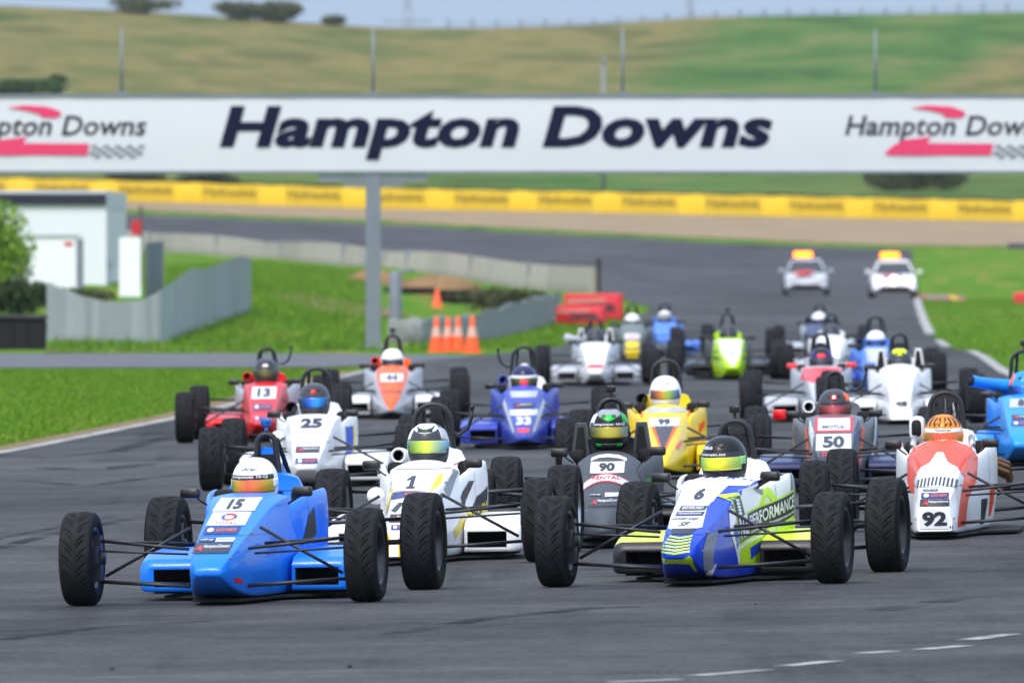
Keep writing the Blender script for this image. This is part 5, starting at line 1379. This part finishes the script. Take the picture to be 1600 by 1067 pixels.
def trailer():
    d = 332.0; base = at(60, d); k = d / F
    r = empty('race_trailer', base, 'large white transporter trailer with a black roof stripe', 'trailer')
    def lx(u): return (u - CX) * k - base.x
    zt = EYE - (298 - YH) * k - base.z; x0, x1 = lx(-190), lx(166)
    w = p_white; sill = .25
    mb = MB(); mb.box(((x0 + x1) / 2, 8.5, (zt + sill) / 2 - .3), (x1 - x0, 17, zt - sill + .6)); mb.obj('body', plain('trailer_white', C(226, 228, 232), .5, 0, .1, .06, .5), r)
    mb = MB(); mb.box(((x0 + x1) / 2, 8.5, zt - .24), (x1 - x0 + .03, 17.02, .46)); mb.obj('roof_band', plain('trailer_grey', C(190, 194, 200), .5), r)
    mb = MB(); mb.box(((x0 + x1) / 2 + .05, -.05, zt - .22), (x1 - x0 - .1, .1, .27)); mb.obj('awning_roll', plain('awning_navy', C(24, 28, 44), .6), r)
    for i in range(6):
        mb = MB(); mb.box((x1 + .012, 1.5 + i * 2.8, zt / 2), (.02, .12, zt - .7)); mb.obj('side_rib', plain('trailer_rib', C(170, 172, 176), .5), r)
    for (yy, h) in ((1.2, .5), (4.2, .5)):
        mb = MB(); mb.lathe([(-.12, .2), (-.12, .42), (.12, .42), (.12, .2)], 20, 'X', (x1 - .12, yy, .2), True); mb.obj('wheel', RUB, r)
    d2 = 325.0; b2 = at(90, d2); k2 = d2 / F
    r2 = empty('white_cabin', b2, 'small white cabin with grey edge standing before the trailer', 'cabin')
    z2 = EYE - (370 - YH) * k2 - b2.z; wv = 85 * k2
    mb = MB(); mb.box((-.1, .6, z2 / 2 - .2), (wv - .2, 1.2, z2 + .4)); mb.obj('body', p_white, r2)
    mb = MB(); mb.box((wv / 2 - .12, -.02, z2 / 2 - .1), (.18, .06, z2 + .1)); mb.obj('door_frame', GALV, r2)
    mb = MB(); mb.box((-.1, .6, z2 + .03), (wv - .05, 1.3, .06)); mb.obj('roof', p_grey, r2)
    mb = MB(); mb.box((wv * .2, -.01, z2 * .86), (.2, .012, .1)); mb.obj('sign_plate', BARR, r2)
    d3 = 316.0; b3 = at(203, d3); k3 = d3 / F; r3 = empty('white_board', b3, 'upright white board beside the end of the trailer', 'board')
    z3 = EYE - (371 - YH) * k3 - b3.z
    mb = MB(); mb.box((0, .04, z3 / 2 - .05), (34 * k3, .08, z3 + .1)); mb.obj('panel', p_white, r3)
    for s in (-1, 1):
        mb = MB(); mb.box((s * 15 * k3, .12, z3 / 2 - .15), (.04, .05, z3)); mb.obj('leg', GALV, r3)
    d4 = 340.0; b4 = at(214, d4); k4 = d4 / F; r4 = empty('flag_post', b4, 'dark post carrying a small red board behind the white board', 'sign')
    z4 = EYE - (322 - YH) * k4 - b4.z
    mb = MB(); mb.tube([(.1, 0, -.2), (.1, 0, z4)], .05, 8); mb.obj('post', plain('post_brown', C(84, 72, 62), .8), r4)
    mb = MB(); mb.box((-.02, -.06, EYE - (356 - YH) * k4 - b4.z), (.26, .04, .38)); mb.obj('board', BARR, r4)
trailer()

def skip_box():
    d = 248.0; b = at(30, d); k = d / F; r = empty('rubber_bin', b, 'black rubber tub standing on the grass at the left edge', 'tub')
    h = (546 - 496) * k
    mb = MB(); mb.prism([(-.62, 0), (.50, 0), (.52, h * .85), (.46, h), (-.62, h)], (0, 0, .0), (1, 0, 0), (0, 0, 1), (0, .7, 0)); mb.obj('body', MATT, r)
    mb = MB(); mb.rbox((-.06, .35, h + .01), (1.2, .8, .07), .02); mb.obj('rim', BLACK, r)
    for i in range(4):
        mb = MB(); mb.box((-.45 + i * .3, -.02, h * .45), (.05, .04, h * .75)); mb.obj('rib', MATT, r)
    d = 690.0; b = at(1620, d); k = d / F; r = empty('black_board', b, 'dark blue black board on the grass at the right edge', 'board'); z1 = EYE - (381 - YH) * k - b.z; z0 = EYE - (412 - YH) * k - b.z
    mb = MB(); mb.box((0, 0, (z0 + z1) / 2), (90 * k, .15, z1 - z0)); mb.obj('panel', p_navy, r)
    for s in (-1, 1):
        mb = MB(); mb.box((s * 30 * k, .12, (z0 + z1) / 2 - .2), (.1, .1, z1 - z0 + .4)); mb.obj('leg', GALV, r)
    d = 440.0; b = at(1622, d); k = d / F; r = empty('marker_board', b, 'red marker board on the right hand verge', 'board'); z1 = EYE - (457 - YH) * k - b.z; z0 = EYE - (491 - YH) * k - b.z
    mb = MB(); mb.rbox((0, 0, (z0 + z1) / 2), (76 * k, .2, z1 - z0), .08); mb.obj('panel', BARR, r)
    for s in (-1, 1):
        mb = MB(); mb.box((s * 24 * k, .05, z0 / 2), (.06, .06, abs(z0) + .3)); mb.obj('leg', GALV, r)
skip_box()

def kerb():
    r = empty('kerb', at(1470, 480), 'short red and white kerb with yellow end on the right verge', 'kerb')
    o = r.location
    for i in range(7):
        a, b = at(1437 + i * 9, 478 - i * 2), at(1437 + (i + 1) * 9, 478 - (i + 1) * 2)
        c = (a + b) / 2 - o; m = (plain('kerb_red', C(176, 96, 104), .7), plain('kerb_grey', C(140, 136, 138), .7))[i % 2] if i != 5 else YBLK
        mb = MB(); mb.prism([(-6, -.05), (6, -.05), (6, .06), (0, .13), (-6, .06)], (c.x - .1, c.y, c.z + .03), (0, 1, 0), (0, 0, 1), (.205, 0, 0)); mb.obj('kerb_block', m, r)
kerb()

def debris():
    for i, (u, y, w, lab) in enumerate(((175, 1047, .014, 'small lump of black rubber lying on the asphalt, left foreground'), (546, 1044, .016, 'flat scrap of black rubber on the asphalt below the blue car'), (1180, 945, .008, 'thin scrap of rubber on the asphalt in front of the number 6 car'))):
        p = on_ground(u, y); n = 10; vs = []
        for k in range(3):
            for j in range(n):
                a = 2 * math.pi * j / n; r = w * (1 - .35 * k) * (1 + .3 * math.sin(3 * a + i)); vs.append((r * math.cos(a), r * math.sin(a), .004 + w * .45 * k))
        mb = MB(); mb.add(vs, [(k * n + j, k * n + (j + 1) % n, (k + 1) * n + (j + 1) % n, (k + 1) * n + j) for k in range(2) for j in range(n)] + [tuple(range(2 * n, 3 * n))], True)
        q = mb.obj('rubber_scrap', MATT, None, label=lab, cat='rubber scrap'); q.location = p
debris()
def skid_mat():
    m, nt, p = new_mat('skid_rubber'); N, L = nt.nodes, nt.links
    p.inputs['Base Color'].default_value = C(34, 34, 35); p.inputs['Roughness'].default_value = .8; p.inputs['Specular IOR Level'].default_value = .1
    geo = N.new('ShaderNodeNewGeometry'); n = N.new('ShaderNodeTexNoise'); n.inputs['Scale'].default_value = 1.7; n.inputs['Detail'].default_value = 6; L.new(geo.outputs['Position'], n.inputs['Vector'])
    mr = N.new('ShaderNodeMapRange'); mr.inputs['From Min'].default_value = .38; mr.inputs['From Max'].default_value = .66; mr.inputs['To Max'].default_value = .7; L.new(n.outputs['Fac'], mr.inputs['Value']); L.new(mr.outputs['Result'], p.inputs['Alpha'])
    return m
skid = skid_mat()
for w_, pts in ((.13, [(-10, 858), (60, 840), (110, 828), (200, 812)]), (.10, [(-10, 843), (80, 826), (180, 806)]), (.22, [(-10, 712), (80, 716), (180, 705), (290, 676)]), (.18, [(40, 752), (140, 760), (220, 748), (330, 738)]), (.3, [(60, 730), (150, 736), (230, 724)]),
                (.16, [(610, 992), (760, 966), (930, 950), (1000, 948)]), (.14, [(0, 1000), (160, 980), (330, 970)]), (.2, [(1340, 960), (1480, 938), (1610, 926)])):
    g = [on_ground(*q) for q in pts]; ribbon('skid_mark', [(v.x, v.y) for v in g], w_, .034, skid)
ribbon('worn_verge', [(x - .16, y) for x, y in LEFT[3:]], .34, .026, dirt)

# ------------------------------------------------------------------ course cars
def course_car(u, y, yaw, label, col, lamps):
    p = on_ground(u, y); r = empty('course_car', p, label, 'car', 'course cars at the back'); r.rotation_euler = (0, 0, R(-yaw))
    sec = lambda yy, zb, zs, zt, wb, wm, zm, wt: half((yy, zb, zs, zt, wb, wm, zm, wt))
    st = [(0, .25, .55, .58, .72, .78, .4, .66), (0, .25, .55, .58, .72, .78, .4, .66), (.12, .2, .66, .70, .80, .86, .45, .74), (.9, .2, .84, .90, .85, .89, .5, .78), (1.3, .2, .90, .95, .86, .9, .5, .8), (3.2, .2, .93, .97, .86, .9, .5, .8), (4.0, .22, .92, .96, .84, .87, .5, .74), (4.2, .3, .85, .88, .78, .8, .5, .68), (4.2, .3, .85, .88, .78, .8, .5, .68)]
    vs, fs = loft(np.array([sec(*s) for s in st]), 30, 36); mb = MB(); mb.add(vs, fs, True); mb.obj('body', col, r)
    cab = [(1.15, .88, .92, .93, .76, .76, .9, .72), (1.15, .88, .92, .93, .76, .76, .9, .72), (1.8, .88, 1.36, 1.40, .76, .73, 1.1, .56), (2.4, .88, 1.41, 1.46, .76, .74, 1.1, .58), (3.2, .88, 1.38, 1.42, .76, .73, 1.1, .56), (3.9, .88, 1.0, 1.02, .72, .7, .95, .6), (3.9, .88, 1.0, 1.02, .72, .7, .95, .6)]
    vs, fs = loft(np.array([sec(*s) for s in cab]), 26, 32); mb = MB(); mb.add(vs, fs, True); mb.obj('windows', plain('car_glass', C(40, 48, 54), .1, 0, .5, .1, 2), r)
    rf = [(1.75, 1.34, 1.39, 1.41, .55, .56, 1.36, .5), (1.75, 1.34, 1.39, 1.41, .55, .56, 1.36, .5), (2.4, 1.38, 1.45, 1.475, .59, .6, 1.41, .52), (3.3, 1.34, 1.40, 1.42, .56, .57, 1.37, .48), (3.3, 1.34, 1.40, 1.42, .56, .57, 1.37, .48)]
    vs, fs = loft(np.array([sec(*s) for s in rf]), 14, 24); mb = MB(); mb.add(vs, fs, True); mb.obj('roof', col, r)
    for s in (-1, 1):
        mb = MB(); mb.tube([(s * .74, 1.2, .92), (s * .55, 1.78, 1.37)], .035, 6); mb.obj('pillar', col, r)
        mb = MB(); mb.rbox((s * .56, .07, .63), (.3, .16, .13), .05); mb.obj('headlight', lamps, r)
        mb = MB(); mb.rbox((s * .97, 1.35, .98), (.18, .1, .13), .04); mb.obj('mirror', col, r)
        for yy in (.8, 3.35):
            mb = MB(); mb.lathe([(-.1, .2), (-.1, .28), (-.06, .31), (.06, .31), (.1, .28), (.1, .2)], 24, 'X', (s * .80, yy, .31), True); w = mb.obj('wheel', RUB, r)
            mb = MB(); mb.lathe([(-.02, .001), (-.02, .2), (.02, .2), (.02, .001)], 16, 'X', (s * .86, yy, .31)); mb.obj('rim', ALLOY, w)
    mb = MB(); mb.rbox((0, .0, .36), (1.1, .1, .18), .05); mb.obj('grille', MATT, r)
    mb = MB(); mb.box((0, -.03, .50), (.42, .02, .1)); mb.obj('number_plate', p_white, r)
    mb = MB(); mb.rbox((-.12, 2.1, 1.60), (.72, .24, .2), .08); mb.obj('light_bar', emit('amber_beacon', C(255, 116, 0), 6.0), r)
    mb = MB(); mb.box((-.12, 2.1, 1.49), (.9, .12, .04)); mb.obj('roof_rack', MATT, r)
    mb = MB(); mb.rbox((0, .03, .30), (1.5, .12, .12), .05); mb.obj('bumper', MATT, r)
    mb = MB(); mb.prism([(-.55, .25), (.1, .25), (.35, 1.0), (-.3, 1.0)], (0, 0, .955), (1, 0, 0), (0, 1, 0), (0, 0, .01)); q = mb.obj('bonnet_flash', BARR if lamps.name.startswith('lamp') else p_navy, r); q.rotation_euler = (R(7), 0, 0); q.location = (0, 0, -.115)
    return r
course_car(1260, 462, 1, 'silver course car with an amber roof beacon, left of the two', p_grey, plain('lamp_glass', C(200, 206, 210), .2, .3, .5))
rc = course_car(1398, 466, 0, 'white course car with headlights lit and amber beacon, nearer the grass', p_white, emit('headlamp', (1, 1, .95, 1), 1.6))
_mb = MB(); _mb.lathe([(-.06, .001), (-.06, .17), (-.02, .2), (.04, .2)], 20, 'Y', (-.02, -.02, .66)); _mb.obj('driving_lamp', emit('headlamp', (1, 1, .95, 1), 1.6), rc)

# ------------------------------------------------------------------ planting
def leaf_mat(name, a, b):
    m, nt, p = new_mat(name); N, L = nt.nodes, nt.links
    g = N.new('ShaderNodeNewGeometry'); cr = N.new('ShaderNodeValToRGB'); cr.color_ramp.elements[0].color = C(*a); cr.color_ramp.elements[1].color = C(*b)
    L.new(g.outputs['Random Per Island'], cr.inputs['Fac']); L.new(cr.outputs['Color'], p.inputs['Base Color']); p.inputs['Roughness'].default_value = .8; p.inputs['Specular IOR Level'].default_value = .2
    return m
BARK = plain('bark', C(84, 70, 56), .95, 0, 0, .3, 5)
def tree(name, label, cat, base, h, rx, n, leaf, mat, seed, low=.25, ry=None, group=None, droop=0.0):
    r = empty(name, base, label, cat, group); nr = np.random.default_rng(seed)
    mb = MB(); mb.tube([(0, 0, -.3), (.03 * h, 0, h * .3), (0, .02 * h, h * .75)], [.06 * rx + .03, .05 * rx + .02, .02 * rx + .01], 8)
    for k in range(5):
        a = k * 1.26; mb.tube([(0, 0, h * (.2 + .08 * k)), (rx * .6 * math.cos(a), rx * .6 * math.sin(a), h * (.45 + .08 * k))], [.03 * rx + .015, .008], 6)
    mb.obj('trunk', BARK, r)
    cl = nr.normal(0, 1, (14, 3)); cl /= np.linalg.norm(cl, axis=1)[:, None]; cl *= nr.uniform(.35, .85, (14, 1))
    idx = nr.integers(0, 14, n); P_ = cl[idx] + nr.normal(0, .24, (n, 3))
    P_ *= np.minimum(1, 1.08 / np.maximum(np.linalg.norm(P_, axis=1), 1e-6))[:, None]
    zc, zr = h * (1 + low) / 2, h * (1 - low) / 2
    P_ = P_ * np.array([rx, ry or rx, zr]) + np.array([0, 0, zc])
    d1 = nr.normal(0, 1, (n, 3)); d1[:, 2] -= droop * 2; d1 /= np.linalg.norm(d1, axis=1)[:, None]; d2 = np.cross(d1, nr.normal(0, 1, (n, 3))); d2 /= np.linalg.norm(d2, axis=1)[:, None]
    sz = leaf * nr.uniform(.6, 1.3, (n, 1))
    V = np.stack([P_ - d1 * sz, P_ + d2 * sz * .5, P_ + d1 * sz, P_ - d2 * sz * .5], 1).reshape(-1, 3)
    me = bpy.data.meshes.new('crown'); me.from_pydata(V.tolist(), [], [(4 * i, 4 * i + 1, 4 * i + 2, 4 * i + 3) for i in range(n)]); me.update()
    link('crown', me, r, mat)
DKG = leaf_mat('leaf_dark', (26, 40, 20), (58, 76, 40)); MDG = leaf_mat('leaf_mid', (44, 76, 18), (96, 134, 40)); WLG = leaf_mat('leaf_willow', (70, 104, 22), (132, 168, 56)); MDK = leaf_mat('leaf_green', (34, 58, 22), (66, 98, 40)); OLG = leaf_mat('leaf_olive', (52, 60, 38), (92, 98, 62))
def seat(u, y, d): p = at(u, d); return Vector((p.x, d, p.z))
tree('willow_bush', 'bright green drooping bush at the left edge before the trailer', 'bush', at(-16, 300), 2.45, 1.0, 6000, .08, WLG, 1, .0, droop=.6)
tree('dark_shrub', 'low dark shrub beneath the drooping bush at the left edge', 'shrub', at(28, 292), .75, 1.0, 2200, .08, DKG, 2, .0)
tree('dark_shrub', 'low dark scrub in front of the white cabin', 'shrub', at(115, 300), .45, .9, 1500, .07, OLG, 12, .0)
tree('dark_shrub', 'dark scrub at the foot of the earth mound', 'shrub', at(775, 372), .75, 1.5, 2400, .08, OLG, 13, .0, .6)
for i, (u, d, w, h, lab) in enumerate(((225, 1488, 3.6, 2.2, 'leftmost dark tree on the hill ridge'), (372, 1490, 2.9, 2.4, 'left of two dark trees side by side on the hill ridge'), (436, 1492, 2.4, 2.7, 'right of two dark trees side by side on the hill ridge'), (400, 1498, 3.5, 1.9, 'broad dark tree between two others on the hill ridge'), (522, 1490, 1.2, 1.3, 'small lone dark tree on the hill ridge'))):
    tree('ridge_tree', lab, 'tree', at(u, d), h * .8, w * 1.15, 1800, .26, OLG, 20 + i, -.12, group='trees on the ridge')
tree('hillside_bush', 'dark green thicket on the hillside at the left edge above the banner', 'bush', at(30, 1160), 1.2, 4.2, 3000, .25, MDK, 30, .0)
tree('hillside_bush', 'pointed dark green bush at the right end of the hillside thicket', 'bush', at(88, 1165), 1.8, 1.0, 1200, .2, MDK, 31, .0)
for i, (u, d, w, h, lab) in enumerate(((1385, 880, 1.5, 2.0, 'dark hedge bush under the banner, left of the right hand group'), (1430, 884, 1.7, 2.2, 'dark hedge bush under the banner, middle of the right hand group'), (1475, 882, 1.5, 2.0, 'dark hedge bush under the banner, right of the right hand group'), (330, 850, 2.4, 1.2, 'dark bush showing between the yellow wall and the banner at left'), (210, 846, 2.0, 1.0, 'low dark bush left of another above the yellow wall'))):
    tree('hedge_bush', lab, 'bush', at(u, d), h, w, 2200, .16, OLG if i < 3 else DKG, 40 + i, .0, group='bushes behind the yellow wall')

def light_pole():
    b = at(943, 832); h = (298 - 104) * 832 / F + 1.0
    mb = MB(); mb.tube([(0, 0, -.5), (0, 0, h)], [.13, .10], 10); mb.rbox((0, 0, h), (.35, .3, .35), .05)
    q = mb.obj('light_pole', GALV, None, label='slim pale pole rising behind the yellow wall and the banner', cat='pole'); q.location = b
light_pole()
def ridge_fence():
    r = empty('ridge_fence', at(1000, 1495), 'thin wire fence with posts along the hill ridge', 'fence'); o = r.location; last = None
    for i in range(26):
        u = 700 + i * 38; p = at(u, 1495) - o; h = .75 + .35 * random.random()
        mb = MB(); mb.box((p.x, p.y, p.z + h / 2 - .1), (.16, .16, h + .2)); mb.obj('post', BARK, r)
        if last is not None:
            mb = MB()
            for hh in (.3, .6): mb.tube([last + Vector((0, 0, hh)), p + Vector((0, 0, hh))], .02, 4)
            mb.obj('wire', STEEL, r)
        last = p
ridge_fence()
def pylon(u, label):
    d = 2100.0; X = (u - CX) * d / F; z0 = zfun(X, d); top = EYE + (YH + 20) * d / F
    r = empty('power_pylon', (X, d, z0), label, 'pylon', 'power pylons'); h = top - z0
    mb = MB(); wd_ = lambda z: 1.9 * (1 - z / h) + .35
    for sx in (-1, 1):
        for sy in (-1, 1): mb.tube([(sx * wd_(0), sy * wd_(0), -1), (sx * wd_(h), sy * wd_(h), h)], .09, 5)
    n = 9
    for i in range(n):
        a, b = h * i / n, h * (i + 1) / n
        for sy in (-1, 1):
            mb.tube([(-wd_(a), sy * wd_(a), a), (wd_(b), sy * wd_(b), b)], .06, 4); mb.tube([(wd_(a), sy * wd_(a), a), (-wd_(b), sy * wd_(b), b)], .06, 4)
    mb.obj('lattice', GALV, r)
    for z in (h * .72, h * .86):
        mb = MB(); mb.tube([(-4, 0, z), (4, 0, z)], .12, 5); mb.obj('cross_arm', GALV, r)
pylon(637, 'faint lattice pylon on the ridge left of the centre'); pylon(1078, 'faint lattice pylon on the ridge right of the centre')

def grass(name, poly, n, hmin, hmax, mat, seed, label):
    nr = np.random.default_rng(seed); pl = np.array(poly); lo, hi = pl.min(0), pl.max(0)
    V, Fc = [], []
    q = nr.uniform(lo, hi, (n * 2, 2))
    x, y = q[:, 0], q[:, 1]; ins = np.zeros(len(q), bool); j = len(pl) - 1
    for i in range(len(pl)):
        xi, yi, xj, yj = *pl[i], *pl[j]
        c = ((yi > y) != (yj > y)) & (x < (xj - xi) * (y - yi) / (yj - yi + 1e-12) + xi); ins ^= c; j = i
    q = q[ins][:n]
    for a, b in q:
        z = zfun(a, b); h = nr.uniform(hmin, hmax); dx, dy = nr.normal(0, h * .45, 2); w = nr.uniform(.008, .018); i = len(V)
        V += [(a - w, b, z - .01), (a + w, b + nr.normal(0, .01), z - .01), (a + dx, b + dy, z + h)]; Fc.append((i, i + 1, i + 2))
    me = bpy.data.meshes.new(name); me.from_pydata(V, [], Fc); me.update()
    link(name, me, None, mat, label, 'grass', None, 'stuff')
GR = leaf_mat('grass_blade', (56, 94, 15), (110, 146, 40))
grass('grass', [(-9, 127), (-5.35, 129.7), (-4.15, 154.4), (-3.25, 182), (-2.6, 203), (-2.4, 210), (-11, 210), (-9, 160)], 60000, .018, .04, GR, 4, 'short green grass in the wedge between track and pit road')
grass('grass', [ud(1440, 470), ud(1460, 300), ud(1486, 257), ud(1524, 245), ud(1575, 197), ud(1640, 170), ud(1750, 190), ud(1750, 470)], 22000, .04, .10, GR, 5, 'mown green grass on the right hand verge')
grass('grass', [ud(80, 240), ud(420, 240), ud(590, 244), ud(600, 300), ud(590, 470), ud(400, 500), ud(260, 420), ud(262, 300), ud(256, 262), ud(80, 266)], 26000, .06, .2, GR, 6, 'rough green grass on the bank left of the gantry pole')
grass('grass', [ud(640, 240), ud(860, 252), ud(955, 318), ud(1000, 395), ud(900, 380), ud(850, 318), ud(780, 275), ud(640, 258)], 9000, .05, .13, GR, 7, 'green grass around the cones and red barriers')

# ------------------------------------------------------------------ thin haze over the whole circuit
def haze():
    m = bpy.data.materials.new('haze'); m.use_nodes = True; nt = m.node_tree
    for n in list(nt.nodes):
        if n.type == 'BSDF_PRINCIPLED': nt.nodes.remove(n)
    v = nt.nodes.new('ShaderNodeVolumePrincipled'); v.inputs['Density'].default_value = .00005; v.inputs['Color'].default_value = (.93, .95, 1, 1); v.inputs['Anisotropy'].default_value = .2
    nt.links.new(v.outputs[0], nt.nodes['Material Output'].inputs['Volume'])
    zs = [zfun(x, y) for x in (-700, -100, 0, 100, 700) for y in (-80, 200, 600, 1000, 1500, 2600)]
    z0, z1 = min(zs) - 2, max(zs) + 30
    mb = MB(); mb.box((0, 1250, (z0 + z1) / 2), (1440, 2740, z1 - z0)); mb.obj('haze', m, None, kind='stuff')
haze()
